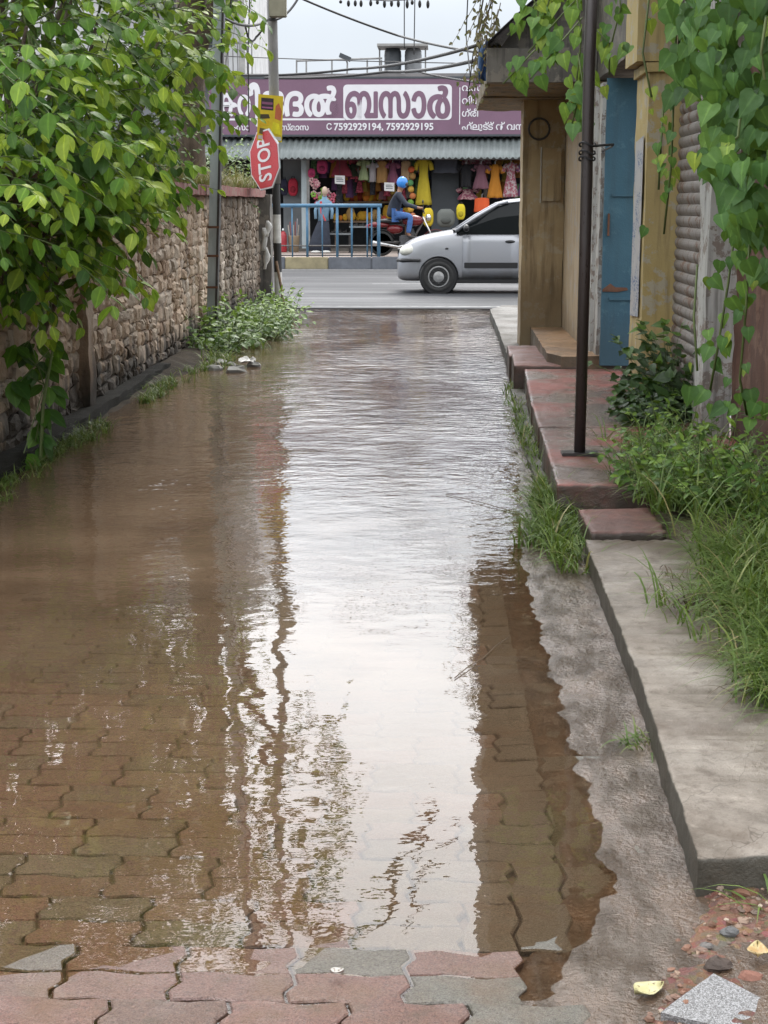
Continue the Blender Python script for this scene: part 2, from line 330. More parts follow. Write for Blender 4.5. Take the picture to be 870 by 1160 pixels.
class MB:
    def __init__(s): s.v, s.f, s.t = [], [], []
    def add(s, vs, fs, tint=0.5):
        b = len(s.v); s.v += [tuple(v) for v in vs]; s.f += [tuple(i+b for i in f) for f in fs]; s.t += [tint]*len(vs); return s
    def box(s, x0, x1, y0, y1, z0, z1, tint=.5):
        return s.add([(x0, y0, z0), (x1, y0, z0), (x1, y1, z0), (x0, y1, z0), (x0, y0, z1), (x1, y0, z1), (x1, y1, z1), (x0, y1, z1)],
                     [(3, 2, 1, 0), (4, 5, 6, 7), (0, 1, 5, 4), (1, 2, 6, 5), (2, 3, 7, 6), (3, 0, 4, 7)], tint)
    def obox(s, c, ax, ay, az, tint=.5):
        c, ax, ay, az = Vector(c), Vector(ax), Vector(ay), Vector(az)
        vs = [c+ax*i+ay*j+az*k for k in (-1, 1) for i, j in ((-1, -1), (1, -1), (1, 1), (-1, 1))]
        return s.add(vs, [(3, 2, 1, 0), (4, 5, 6, 7), (0, 1, 5, 4), (1, 2, 6, 5), (2, 3, 7, 6), (3, 0, 4, 7)], tint)
    def prism(s, pts, z0, z1, tint=.5):
        n = len(pts); a = sum(pts[i][0]*pts[(i+1) % n][1]-pts[(i+1) % n][0]*pts[i][1] for i in range(n))
        if a < 0: pts = pts[::-1]
        vs = [(x, y, z0) for x, y in pts]+[(x, y, z1) for x, y in pts]
        return s.add(vs, [tuple(range(n))[::-1], tuple(range(n, 2*n))]+[(i, (i+1) % n, n+(i+1) % n, n+i) for i in range(n)], tint)
    def plate(s, pts, o, u, v, th, tint=.5):
        """2-D outline pts laid on plane o,u,v, thickness th along u x v"""
        o, u, v = Vector(o), Vector(u), Vector(v); n_ = u.cross(v).normalized()*th; n = len(pts)
        a = sum(pts[i][0]*pts[(i+1) % n][1]-pts[(i+1) % n][0]*pts[i][1] for i in range(n))
        if a < 0: pts = pts[::-1]
        vs = [o+u*x+v*y for x, y in pts]+[o+u*x+v*y+n_ for x, y in pts]
        return s.add(vs, [tuple(range(n))[::-1], tuple(range(n, 2*n))]+[(i, (i+1) % n, n+(i+1) % n, n+i) for i in range(n)], tint)
    def tube(s, path, r, seg=8, tint=.5, cap=True):
        path = [Vector(p) for p in path]; n = len(path)
        rs = r if isinstance(r, (list, tuple)) else [r]*n
        vs, fs = [], []; ref = None
        for i, p in enumerate(path):
            d = (path[min(i+1, n-1)]-path[max(i-1, 0)]).normalized()
            if ref is None or abs(ref.dot(d)) > .95: ref = Vector((0, 0, 1)) if abs(d.z) < .9 else Vector((1, 0, 0))
            a = (ref-d*ref.dot(d)).normalized(); b = d.cross(a); ref = a
            for k in range(seg):
                q = 2*math.pi*k/seg; vs.append(p+(a*math.cos(q)+b*math.sin(q))*rs[i])
        for i in range(n-1):
            for k in range(seg):
                k2 = (k+1) % seg; fs.append((i*seg+k, i*seg+k2, (i+1)*seg+k2, (i+1)*seg+k))
        if cap: fs += [tuple(range(seg))[::-1], tuple(range((n-1)*seg, n*seg))]
        return s.add(vs, fs, tint)
    def lathe(s, c, ax, prof, seg=20, tint=.5):
        """prof: (radius, along axis)"""
        c, ax = Vector(c), Vector(ax).normalized(); ref = Vector((0, 0, 1)) if abs(ax.z) < .9 else Vector((1, 0, 0))
        a = (ref-ax*ref.dot(ax)).normalized(); b = ax.cross(a); vs, fs = [], []
        for r, h in prof:
            for k in range(seg):
                q = 2*math.pi*k/seg; vs.append(c+ax*h+(a*math.cos(q)+b*math.sin(q))*max(r, 1e-4))
        for i in range(len(prof)-1):
            for k in range(seg):
                k2 = (k+1) % seg; fs.append((i*seg+k, i*seg+k2, (i+1)*seg+k2, (i+1)*seg+k))
        fs += [tuple(range(seg))[::-1], tuple(range((len(prof)-1)*seg, len(prof)*seg))]
        return s.add(vs, fs, tint)
    def ell(s, c, r, seg=12, rings=8, tint=.5, rot=None, jit=0):
        c = Vector(c); vs, fs = [], []
        for i in range(rings+1):
            th = math.pi*i/rings
            for k in range(seg):
                q = 2*math.pi*k/seg; v = Vector((r[0]*math.sin(th)*math.cos(q), r[1]*math.sin(th)*math.sin(q), r[2]*math.cos(th)))
                if jit: v *= 1+RNG.uniform(-jit, jit)
                if rot: v = rot @ v
                vs.append(c+v)
        for i in range(rings):
            for k in range(seg):
                k2 = (k+1) % seg; fs.append((i*seg+k, (i+1)*seg+k, (i+1)*seg+k2, i*seg+k2))
        return s.add(vs, fs, tint)
    def loft(s, rings, closed=True, tint=.5, cap=True):
        n = len(rings[0]); vs = [v for r in rings for v in r]; fs = []
        for i in range(len(rings)-1):
            for k in range(n if closed else n-1):
                k2 = (k+1) % n; fs.append((i*n+k, i*n+k2, (i+1)*n+k2, (i+1)*n+k))
        if cap and closed: fs += [tuple(range(n))[::-1], tuple(range((len(rings)-1)*n, len(rings)*n))]
        return s.add(vs, fs, tint)
    def build(s, name, mat, parent=None, smooth=False, bevel=0, sub=0, fixn=True):
        me = bpy.data.meshes.new(name); o = org(parent)
        me.from_pydata([(x-o.x, y-o.y, z-o.z) for x, y, z in s.v], [], s.f)
        if any(t != .5 for t in s.t): me.attributes.new('tint', 'FLOAT', 'POINT').data.foreach_set('value', s.t)
        if fixn:
            bm = bmesh.new(); bm.from_mesh(me); bmesh.ops.recalc_face_normals(bm, faces=bm.faces)
            if bevel: bmesh.ops.bevel(bm, geom=list(bm.edges), offset=bevel, segments=2, affect='EDGES', clamp_overlap=True)
            bm.to_mesh(me); bm.free()
        if smooth: me.shade_smooth()
        ob = link(name, me, mat, parent)
        if sub: m = ob.modifiers.new('s', 'SUBSURF'); m.levels = m.render_levels = sub
        return ob

def rough_edges(ob, size=.05, amp=.008, scale=6, seed=0, chip=0):
    """subdivide a slab and wobble it so that edges look cast and chipped"""
    me = ob.data; bm = bmesh.new(); bm.from_mesh(me)
    for _ in range(7):
        es = [e for e in bm.edges if e.calc_length() > size]
        if not es: break
        bmesh.ops.subdivide_edges(bm, edges=es, cuts=1, use_grid_fill=True)
    bmesh.ops.triangulate(bm, faces=[f for f in bm.faces if len(f.verts) > 4])
    from mathutils import noise
    bm.normal_update()
    if chip:
        for v in bm.verts:
            ns = [f.normal.z for f in v.link_faces]
            if max(ns) > .8 and min(ns) < .3:
                k = max(0, noise.noise(v.co*14+Vector((seed, 3, 0)))+.15)+.6*max(0, noise.noise(v.co*40)); out = Vector((0, 0, 0))
                for f in v.link_faces:
                    if f.normal.z < .3: out += f.normal
                v.co -= (out.normalized()*.8+Vector((0, 0, .9)))*chip*(.25+k*1.6)
    for v in bm.verts:
        n = noise.noise_vector(v.co*scale+Vector((seed, 0, 0)))+noise.noise_vector(v.co*scale*4)*.35
        v.co += n*amp
    bm.to_mesh(me); bm.free(); me.shade_smooth()
    try: me.set_sharp_from_angle(angle=rad(120 if chip else 40))
    except Exception: pass
    return ob

# ------------------------------------------------------------------ foliage
def leaf_template(kind):
    """midrib along +x, blade folded along it; returns verts, faces"""
    if kind == 'heart':  out = [(0, 0), (-.08, .22), (.02, .40), (.25, .46), (.5, .34), (.78, .14), (1, 0)]
    elif kind == 'ell':  out = [(0, 0), (.12, .13), (.32, .235), (.55, .25), (.78, .16), (1, 0)]
    elif kind == 'lance': out = [(0, 0), (.2, .10), (.5, .13), (.8, .07), (1, 0)]
    n = len(out); V, Fc = [], []
    mids = [(max(0, x), 0, -.17*x*x) for x, _ in out]
    V += mids
    V += [(x, y, .24*y-.20*x*x) for x, y in out]
    V += [(x, -y, .24*y-.20*x*x) for x, y in out]
    for i in range(n-1):
        Fc.append((i, i+1, n+i+1, n+i)); Fc.append((i, 2*n+i, 2*n+i+1, i+1))
    return np.array(V), Fc
TEMPL = {k: leaf_template(k) for k in ('heart', 'ell', 'lance')}

class Foliage:
    def __init__(s): s.items = {}; s.stems = MB()
    def leaf(s, kind, p, d, up, size, tint, width=1.0):
        s.items.setdefault(kind, []).append((p, d, up, size, tint, width))
    def build(s, name, mat, parent):
        V, Fs, T, RB = [], [], [], []; base = 0; o = np.array(org(parent))
        for kind, L in s.items.items():
            tv, tf = TEMPL[kind]
            p = np.array([list(i[0]) for i in L]); d = np.array([list(i[1]) for i in L], float); up = np.array([list(i[2]) for i in L], float)
            d /= np.linalg.norm(d, axis=1)[:, None]+1e-9
            up = up-d*(up*d).sum(1)[:, None]; up /= np.linalg.norm(up, axis=1)[:, None]+1e-9
            y = np.cross(up, d); sz = np.array([i[3] for i in L]); ti = np.array([i[4] for i in L]); wd = np.array([i[5] for i in L])
            vv = p[:, None, :]+sz[:, None, None]*(tv[None, :, 0, None]*d[:, None, :]+wd[:, None, None]*tv[None, :, 1, None]*y[:, None, :]+tv[None, :, 2, None]*up[:, None, :])
            n = len(L); k = len(tv); V.append(vv.reshape(-1, 3)-o)
            fa = np.array(tf)[None]+(np.arange(n)*k)[:, None, None]+base
            Fs += fa.reshape(-1, fa.shape[-1]).tolist(); T.append(np.repeat(ti, k)); RB.append(np.tile((np.abs(tv[:, 1]) < .01).astype(np.float32), n)); base += n*k
        V = np.concatenate(V); T = np.concatenate(T)
        me = bpy.data.meshes.new(name); me.from_pydata(V.tolist(), [], Fs)
        me.attributes.new('tint', 'FLOAT', 'POINT').data.foreach_set('value', T.astype(np.float32)); me.attributes.new('rib', 'FLOAT', 'POINT').data.foreach_set('value', np.concatenate(RB)); me.shade_smooth()
        return link(name, me, mat, parent)

def rv(a=1.0): return Vector((RNG.gauss(0, 1), RNG.gauss(0, 1), RNG.gauss(0, 1)))*a
def spray(fo, p0, d0, length, nleaf, size, kind, tint, droop=.5, stem_r=.004, upv=(0, 0, 1), spread=1.0, width=1.0):
    """a twig with leaves on both sides"""
    p = Vector(p0); d = Vector(d0).normalized(); path = [p.copy()]; step = length/nleaf
    for i in range(nleaf):
        d = (d+Vector((0, 0, -droop/nleaf))+rv(.09)).normalized(); p = p+d*step; path.append(p.copy())
        side = d.cross(Vector(upv)); side = side.normalized() if side.length > .01 else Vector((1, 0, 0))
        sgn = 1 if i % 2 else -1
        ld = (d*.55+side*sgn*spread*RNG.uniform(.6, 1.1)+Vector((0, 0, -.25-.3*droop))+rv(.16))
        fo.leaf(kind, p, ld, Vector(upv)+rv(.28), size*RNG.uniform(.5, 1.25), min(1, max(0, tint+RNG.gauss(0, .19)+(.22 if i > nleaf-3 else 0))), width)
    fo.leaf(kind, p, d+Vector((0, 0, -.3)), Vector(upv)+rv(.2), size*RNG.uniform(.5, .9), min(1, tint+.35), width)
    fo.stems.tube(path, [stem_r*(1-.7*i/len(path)) for i in range(len(path))], 5)

def blades(fo_mb, bases, n, length, lean=.6, width=.006, dirf=None, seed=0):
    for b in bases:
        for _ in range(n):
            p = Vector(b)+Vector((RNG.gauss(0, 1), RNG.gauss(0, 1), 0))*.022
            a = RNG.uniform(0, 2*math.pi); h = Vector((math.cos(a), math.sin(a), 0))
            if dirf: h = (h+Vector(dirf)).normalized()
            L = length*RNG.uniform(.45, 1.15); ln = lean*RNG.uniform(.4, 1.5); t = min(1, max(0, RNG.gauss(.5, .25)))
            w = width*RNG.uniform(.6, 1.3); side = h.cross(Vector((0, 0, 1)))*w; seg = 5; vs, fs = [], []
            d = Vector((0, 0, 1))+h*.15; q = p.copy()
            for i in range(seg+1):
                u = i/seg; k = (1-u**2.2)*.9+.02
                vs += [q-side*k, q+side*k]
                d = (d+h*ln*.45+Vector((0, 0, -ln*.30*u*2))).normalized(); q = q+d*(L/seg)
            fs = [(2*i, 2*i+1, 2*i+3, 2*i+2) for i in range(seg)]
            fo_mb.add(vs, fs, t)
# ------------------------------------------------------------------ world, sun, camera
wd = bpy.data.worlds.new('World'); SC.world = wd; wd.use_nodes = True
def build_world():
    t = wd.node_tree; bg = t.nodes['Background']; L = t.links
    def N(k): return t.nodes.new(k)
    tc = N('ShaderNodeTexCoord'); sep = N('ShaderNodeSeparateXYZ'); L.new(tc.outputs['Generated'], sep.inputs[0])
    sky = N('ShaderNodeTexSky'); sky.sky_type = 'NISHITA'; sky.sun_disc = False
    sky.sun_elevation = rad(52); sky.sun_rotation = rad(12); sky.air_density = 1.6; sky.dust_density = 6.0; sky.ozone_density = 1.0
    def mr(inp, a, b, c, d):
        m = N('ShaderNodeMapRange'); m.interpolation_type = 'SMOOTHSTEP'; L.new(inp, m.inputs[0])
        for i, v in enumerate((a, b, c, d)): m.inputs[i+1].default_value = v
        return m.outputs[0]
    def mt(op, a, b):
        m = N('ShaderNodeMath'); m.operation = op
        for i, v in enumerate((a, b)):
            if isinstance(v, float): m.inputs[i].default_value = v
            else: L.new(v, m.inputs[i])
        return m.outputs[0]
    # overcast: dull band low down, bright cloud veil higher up, brightest on the side where the sun stands
    up = mr(sep.outputs[2], .10, .34, 0.0, 1.0); side = mr(sep.outputs[1], -.2, .93, .46, 1.0)
    nz = N('ShaderNodeTexNoise'); nz.inputs['Scale'].default_value = 2.2; nz.inputs['Detail'].default_value = 5
    L.new(tc.outputs['Generated'], nz.inputs['Vector']); cl = mr(nz.outputs['Fac'], .3, .7, .82, 1.12)
    lum = mt('MULTIPLY', mt('ADD', mt('MULTIPLY', mt('MULTIPLY', up, side), SKY_HI), SKY_LO), cl)
    cr = N('ShaderNodeMix'); cr.data_type = 'RGBA'; L.new(up, cr.inputs[0]); cr.inputs[6].default_value = (.86, .95, 1.06, 1); cr.inputs[7].default_value = (.99, 1.0, 1.02, 1)
    vm = N('ShaderNodeVectorMath'); vm.operation = 'SCALE'; L.new(cr.outputs[2], vm.inputs[0]); L.new(lum, vm.inputs['Scale'])
    mx = N('ShaderNodeMix'); mx.data_type = 'RGBA'; mx.inputs[0].default_value = .92; L.new(sky.outputs[0], mx.inputs[6]); L.new(vm.outputs[0], mx.inputs[7])
    L.new(mx.outputs[2], bg.inputs[0]); bg.inputs[1].default_value = .1
SKY_LO, SKY_HI = 8.0, 28.0
build_world()
sl = bpy.data.lights.new('sun', 'SUN'); sl.energy = 1.5; sl.angle = rad(14); sl.color = (1, .96, .9)
so = bpy.data.objects.new('sun', sl); COL.objects.link(so)
sd = Vector((math.sin(rad(12))*math.cos(rad(52)), math.cos(rad(12))*math.cos(rad(52)), math.sin(rad(52))))
so.rotation_euler = sd.to_track_quat('Z', 'Y').to_euler(); so.location = (3, 20, 30)
cam = bpy.data.cameras.new('camera'); co = bpy.data.objects.new('camera', cam); COL.objects.link(co); SC.camera = co
cam.sensor_fit = 'VERTICAL'; cam.sensor_height = 36; cam.lens = 36*F/H0; cam.clip_start = .05; cam.clip_end = 2000
co.location = (0, 0, CH); co.rotation_euler = Matrix((RT, UP, -FW)).transposed().to_euler()
SC.view_settings.view_transform = 'Standard'; SC.view_settings.look = 'None'; SC.view_settings.exposure = .46; SC.view_settings.gamma = 1
SC.cycles.max_bounces = 8; SC.cycles.diffuse_bounces = 3; SC.cycles.glossy_bounces = 4; SC.cycles.transparent_max_bounces = 12
SC.cycles.sample_clamp_indirect = 6; SC.cycles.caustics_reflective = False; SC.cycles.caustics_refractive = False

# ------------------------------------------------------------------ ground, road, lane
from mathutils import noise as mn
def nz(x, y, s, seed=0): return mn.noise(Vector((x*s, y*s, seed*7.3)))
def lerp_tab(tab, y):
    if y <= tab[0][0]: return tab[0][1]
    for (a, va), (b, vb) in zip(tab, tab[1:]):
        if y <= b: return va+(vb-va)*(y-a)/(b-a)
    return tab[-1][1]
XW = [(2.4, .26), (2.83, .30), (3.2, .43), (4.1, .42), (6.03, .39), (7.5, .45), (12, .62), (22, .85)]   # right waterline
def zlane(x, y):
    """level of the paving (water stands at z = 0)"""
    xw = lerp_tab(XW, y)+.02*nz(x, y, 5)+.012*nz(x, y, 16, 2)
    z1 = (x-xw)*.075
    z2 = (2.96-y)*.022 + .004*nz(x, y, 3.5, 1) + .0025*nz(x, y, 9, 5) - .0025*max(0, min(1, (-x-.15)/.6))*max(0, min(1, (y-2.45)/.3))
    s_ = .012+.009*max(0, min(1, (x+.75)/.5))
    z3 = max(-.045-.0065*max(0, y-3.4), -.003-s_*max(0, y-2.9) if y < 6 else -9)
    z4 = -9
    z5 = -.02-(22.0-y)*.012
    z = max(z3, z2 if y < 3.6 else -9, z1, z4, z5)
    return min(z, .035)

MB().prism([(-500, -200), (500, -200), (500, 900), (-500, 900)], -.6, -.32).build('ground', M['earth'])
bpy.data.objects['ground']['kind'] = 'structure'
mb = MB(); mb.prism([(-120, 22.3), (120, 22.3), (120, 35.8), (-120, 35.8)], -.3, .012)
tag(mb.build('road', M['road']), kind='structure')
# faded white edge line of the road and a worn centre line
mb = MB(); mb.box(-60, 60, 22.62, 22.72, .013, .016); mb.box(-60, 60, 35.1, 35.2, .013, .016)
for k in range(-6, 7): mb.box(k*6-1.2, k*6+1.2, 29.0, 29.1, .013, .016)
tag(mb.build('road_marking', plain('worn road paint', (.30, .30, .30), .7, .5, 9)), kind='structure')
mb = MB()
for k in range(-30, 30): mb.box(k*1.0-.498, k*1.0+.498, 35.81, 36.0, -.2, .272+.004*(k % 3))
ks = mb.build('kerb', M['black_kerb'], bevel=.02); ks['kind'] = 'structure'; ks.data.materials.append(M['yellow_paint'])
for p in ks.data.polygons:
    if int(math.floor(p.center.x+.5)) % 3 == 0: p.material_index = 1
mb = MB(); mb.prism([(-60, 36.0), (60, 36.0), (60, 46), (-60, 46)], -.3, .262)
tag(mb.build('pavement', plain('dusty pavement tiles', (.30, .25, .22), .75, .3, 2.5)), kind='structure')

def lane_sheet(name, x0, x1, y0, y1, dx, dy, fz, mat, kind='structure'):
    nx, ny = int((x1-x0)/dx)+1, int((y1-y0)/dy)+1; vs, fs = [], []
    for j in range(ny):
        for i in range(nx):
            x, y = x0+(x1-x0)*i/(nx-1), y0+(y1-y0)*j/(ny-1); vs.append((x, y, fz(x, y)))
    for j in range(ny-1):
        for i in range(nx-1): a = j*nx+i; fs.append((a, a+1, a+nx+1, a+nx))
    m = MB(); m.v, m.f, m.t = vs, fs, [.5]*len(vs); o = m.build(name, mat, smooth=True, fixn=False)
    if kind: o['kind'] = kind
    return o
lane_sheet('lane_bed', -2.9, 1.2, -2.0, 22.4, .1, .1, lambda x, y: zlane(x, y)-.016, M['earth'])

def pavers():
    """zig-zag interlocking blocks, each one its own slightly tilted slab with sunk joints"""
    mb = MB(); Lw, Lh = .228, .114; g = .0035
    def wx(y): return [0, -.013, .013, 0]                        # zig-zag of the short side
    def blk(x0, y0, vert, tint):
        w, h = (Lw, Lh) if not vert else (Lh, Lw)
        pts = []
        def edge_long(n):  return [(i/n, [0, .006, .001, -.006, 0][i % 5]) for i in range(5)]
        zig = [(0, 0), (.3, -.009), (.36, -.009), (.64, .009), (.70, .009), (1, 0)]
        wav = [(0, 0), (.22, .004), (.30, .007), (.5, 0), (.70, -.007), (.78, -.004), (1, 0)]
        if not vert:
            bot = [(u*w, d) for u, d in wav]; top = [(u*w, h+d) for u, d in wav]
            lef = [(d, u*h) for u, d in zig]; rig = [(w+d, u*h) for u, d in zig]
        else:
            bot = [(u*w, d*.5) for u, d in wav]; top = [(u*w, h+d*.5) for u, d in wav]
            lef = [(d, u*h) for u, d in zig]; rig = [(w+d, u*h) for u, d in zig]
        pts = bot[:-1]+rig[:-1]+top[::-1][:-1]+lef[::-1][:-1]
        cx, cy = w/2, h/2; tx, ty, dz = RNG.gauss(0, .006), RNG.gauss(0, .006), RNG.gauss(0, .0008)
        def q(px, py, k, z):
            ax, ay = px-cx, py-cy; l = math.hypot(ax, ay); s_ = (l-k)/l if l else 1
            X, Y = x0+cx+ax*s_, y0+cy+ay*s_; return (X, Y, zlane(x0+cx, y0+cy)*.25+zlane(X, Y)*.75+dz+ax*tx+ay*ty+z)
        n = len(pts); vs = [q(a, b, g, -.03) for a, b in pts]+[q(a, b, g, -.004) for a, b in pts]+[q(a, b, g+.0045, 0) for a, b in pts]
        fs = [(i, (i+1) % n, n+(i+1) % n, n+i) for i in range(n)]+[(n+i, n+(i+1) % n, 2*n+(i+1) % n, 2*n+i) for i in range(n)]+[tuple(range(2*n, 3*n))]
        mb.add(vs, fs, tint)
    def tint(x, y):
        red = .5*nz(x, y, .9, 5)+.5*RNG.random()
        if y < 3.7 and x < -.45: red += .22
        if y < 2.75: red += .14
        if x > .02: red -= .4
        return min(1, max(0, RNG.uniform(.6, 1) if red > .45 else RNG.uniform(0, .6)))
    j = 0; y = 2.0-4.56/2+1.14
    while y < 9.5:
        x = -2.1-(.114 if j % 2 else 0)
        while x < .48:
            if x < -1.75 or x+Lw*.5 > lerp_tab(XW, y+Lh)-.01: x += Lw; continue
            basket = x > -.25+.1*((j*7) % 3) and RNG.random() < .28
            if basket:
                for k in (0, 1): blk(x+k*Lh, y, True, tint(x, y))
            elif RNG.random() < .5:
                blk(x, y, False, tint(x, y)); blk(x, y+Lh, False, tint(x, y))
            else:
                blk(x, y, False, tint(x, y)); blk(x, y+Lh, False, tint(x, y))
            x += Lw
        y += 2*Lh; j += 1
    o = mb.build('lane_paving', M['paver'], fixn=False); o['kind'] = 'structure'
pavers()

# mortar strip between paving and slab, soil patch at the near right corner
def zgut(x, y):
    base = .004+max(0, x-lerp_tab(XW, y)-.0)*.085+max(0, 2.95-y)*.016
    return base+.006*nz(x, y, 9, 3)+.0035*nz(x, y, 28, 4)-.010*max(0, min(1, (lerp_tab(XW, y)-x)/.06))-.12*max(0, min(1, (lerp_tab(XW, y)-.13-x)/.06))
lane_sheet('gutter_strip', .16, .74, 1.9, 12.4, .016, .03, zgut, M['gutter'])
def zsoil(x, y):
    e = (x-.40)*1.0+(2.98-y)*.25+.06*nz(x, y, 4, 6)
    return -.03+.062*min(1, max(0, e/.16))+.012*nz(x, y, 11, 7)+.008*nz(x, y, 33, 8)
lane_sheet('soil', .2, 1.6, 1.6, 3.22, .016, .016, zsoil, M['soil'])
# stony crumbs of the soil patch: uncountable
mb = MB()
for _ in range(1500):
    x, y = RNG.uniform(.36, 1.1), RNG.uniform(2.2, 3.16)
    if abs(x-.60) < .12 and y < 2.84: continue
    if zsoil(x, y) < .012 and RNG.random() < .75: continue
    r = abs(RNG.gauss(0, .0045))+.002
    mb.ell((x, y, zsoil(x, y)+r*.2), (r*RNG.uniform(.7, 1.6), r, r*.65), 6, 4, RNG.random(), Matrix.Rotation(RNG.uniform(0, 3), 3, 'Z'), .25)
def crumb_mat():
    t = NT('gravel crumbs'); a = t.attr('tint').outputs['Fac']
    t.bsdf(t.ramp(a, [(0, (.10, .055, .035)), (.35, (.22, .11, .07)), (.6, (.14, .11, .09)), (.85, (.30, .20, .14)), (1, (.45, .38, .30))]), .6); return t.m
tag(mb.build('gravel', crumb_mat(), fixn=False), kind='stuff')
# soil bank behind the slab, where the weeds root
lane_sheet('soil_bank', 1.0, 2.6, 3.1, 12.0, .06, .1, lambda x, y: .10+.06*min(1, max(0, (x-1.12)/.25))+.03*nz(x, y, 3, 9)-(.1 if x < 1.02 else 0)-.12*max(0, min(1, (y-9.6)/.6)), M['earth'])
# left shore: silt heap with grass at the foot of the wall
def zshore(x, y):
    edge = lerp_tab([(6, -2.30), (9, -2.30), (12.4, -2.25), (14.5, -2.1), (17, -1.9), (19, -1.86), (21, -2.0), (22.3, -2.15)], y)+.06*nz(x, y, 2.2, 3)+.03*nz(x, y, 7, 4)
    return -.02+.10*min(1.3, max(-1, (edge-x)/.3))*.7+.012*nz(x, y, 6)
lane_sheet('silt_bank', -2.52, -1.6, 5.0, 22.3, .03, .06, zshore, plain('wet silt', (.05, .038, .026), .85, .5, 7, 0, .7, spec=.2, dist=.02))

def water():
    x0, x1, y0, y1 = -2.5, .95, 1.0, 22.32; nx = 116; ys = []; y = y0
    while y < y1: ys.append(y); y += .022 if y < 4.5 else (.05 if y < 8 else .12)
    ys.append(y1); ny = len(ys)
    vs, fs, dep = [], [], []
    for yy in ys:
        for i in range(nx):
            x = x0+(x1-x0)*i/(nx-1); vs.append((x, yy, 0)); dep.append(max(0, -zlane(x, yy)))
    for j in range(ny-1):
        for i in range(nx-1): a = j*nx+i; fs.append((a, a+1, a+nx+1, a+nx))
    me = bpy.data.meshes.new('water'); me.from_pydata(vs, [], fs); me.attributes.new('depth', 'FLOAT', 'POINT').data.foreach_set('value', dep)
    o = link('water', me, M['water']); o['kind'] = 'structure'; me.shade_smooth()
water()

# ------------------------------------------------------------------ right side: slab, platform, steps
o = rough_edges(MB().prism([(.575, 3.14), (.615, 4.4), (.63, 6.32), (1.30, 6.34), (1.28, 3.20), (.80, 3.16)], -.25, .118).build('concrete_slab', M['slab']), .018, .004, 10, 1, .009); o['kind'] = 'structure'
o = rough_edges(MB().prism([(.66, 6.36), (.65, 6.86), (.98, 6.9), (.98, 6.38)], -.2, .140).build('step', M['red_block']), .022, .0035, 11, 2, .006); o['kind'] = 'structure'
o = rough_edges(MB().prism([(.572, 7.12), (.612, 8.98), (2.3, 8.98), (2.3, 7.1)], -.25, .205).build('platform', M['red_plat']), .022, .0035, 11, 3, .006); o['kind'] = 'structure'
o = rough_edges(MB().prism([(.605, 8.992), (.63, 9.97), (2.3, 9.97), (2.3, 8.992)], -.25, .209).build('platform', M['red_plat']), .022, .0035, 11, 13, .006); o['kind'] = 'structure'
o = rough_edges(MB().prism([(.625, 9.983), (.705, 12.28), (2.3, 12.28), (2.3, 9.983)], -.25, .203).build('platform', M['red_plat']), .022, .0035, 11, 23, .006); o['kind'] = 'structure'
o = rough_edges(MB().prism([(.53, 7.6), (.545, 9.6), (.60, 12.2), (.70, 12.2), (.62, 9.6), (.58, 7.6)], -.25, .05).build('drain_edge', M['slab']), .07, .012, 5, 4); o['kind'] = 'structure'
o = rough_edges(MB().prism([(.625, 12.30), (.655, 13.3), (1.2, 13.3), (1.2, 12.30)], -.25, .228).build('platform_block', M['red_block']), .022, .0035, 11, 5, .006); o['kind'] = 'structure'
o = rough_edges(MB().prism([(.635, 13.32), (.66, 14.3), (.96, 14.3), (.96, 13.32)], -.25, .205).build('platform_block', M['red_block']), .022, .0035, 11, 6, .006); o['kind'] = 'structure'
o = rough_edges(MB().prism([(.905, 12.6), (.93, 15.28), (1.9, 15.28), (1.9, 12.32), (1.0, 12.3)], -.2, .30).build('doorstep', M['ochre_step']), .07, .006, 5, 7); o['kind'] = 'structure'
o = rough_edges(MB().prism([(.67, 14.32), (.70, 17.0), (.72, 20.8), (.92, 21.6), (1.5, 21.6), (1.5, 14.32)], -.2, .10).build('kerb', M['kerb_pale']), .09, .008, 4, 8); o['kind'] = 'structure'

# ------------------------------------------------------------------ right building
bld = thing('shop_building', 'old ochre walled building with blue door and shutter along the right of the flooded lane', 'building', (1.3, 12, .2))
def rbox(name, mat, *b, sz=.09, amp=.006, parent=None):
    return rough_edges(MB().box(*b).build(name, mat, parent or bld), sz, amp, 5, RNG.random()*9)
pa = rbox('pillar', M['pl_brown'], .83, 1.235, 15.30, 15.78, .10, 2.47)
# narrow board fixed on the pillar face, and a flattened ring above it
rbox('board', M['pl_brown'], 1.02, 1.20, 15.262, 15.297, 1.52, 2.02, amp=.002)
mb = MB(); mb.tube([(.98+.10*math.cos(a*math.pi/9), 15.285, 2.20+.10*math.sin(a*math.pi/9)) for a in range(19)], .010, 6, cap=False); mb.build('ring', M['pole_dark'], bld)
mb = MB(); mb.tube([(1.005, 15.285, 1.5), (1.005, 15.285, 2.03)], .006, 6); mb.build('conduit', M['white_paint'], bld)
rbox('wall', M['pl_cream'], 1.24, 1.42, 13.05, 15.9, .2, 2.47)
rbox('door_jamb', M['pl_white'], 1.262, 1.42, 12.72, 13.04, .2, 2.42, amp=.009)
rbox('door_jamb', M['pl_white'], 1.285, 1.40, 12.40, 12.66, .2, 2.42, amp=.009)
dr = rbox('door', M['blue_door'], 1.30, 2.1, 12.24, 12.285, .235, 2.44, amp=.002)
for z in (1.55, .75): mb = MB(); mb.box(1.36, 2.0, 12.225, 12.238, z, z+.02); mb.build('ledge', M['blue_door'], dr)
mb = MB(); mb.box(1.33, 1.345, 12.222, 12.238, 1.25, 1.42); mb.build('handle', M['rust'], dr)
for z in (.5, 1.2, 2.1): mb = MB(); mb.box(1.86, 2.0, 12.228, 12.238, z, z+.05); mb.build('hinge', M['rust'], dr)
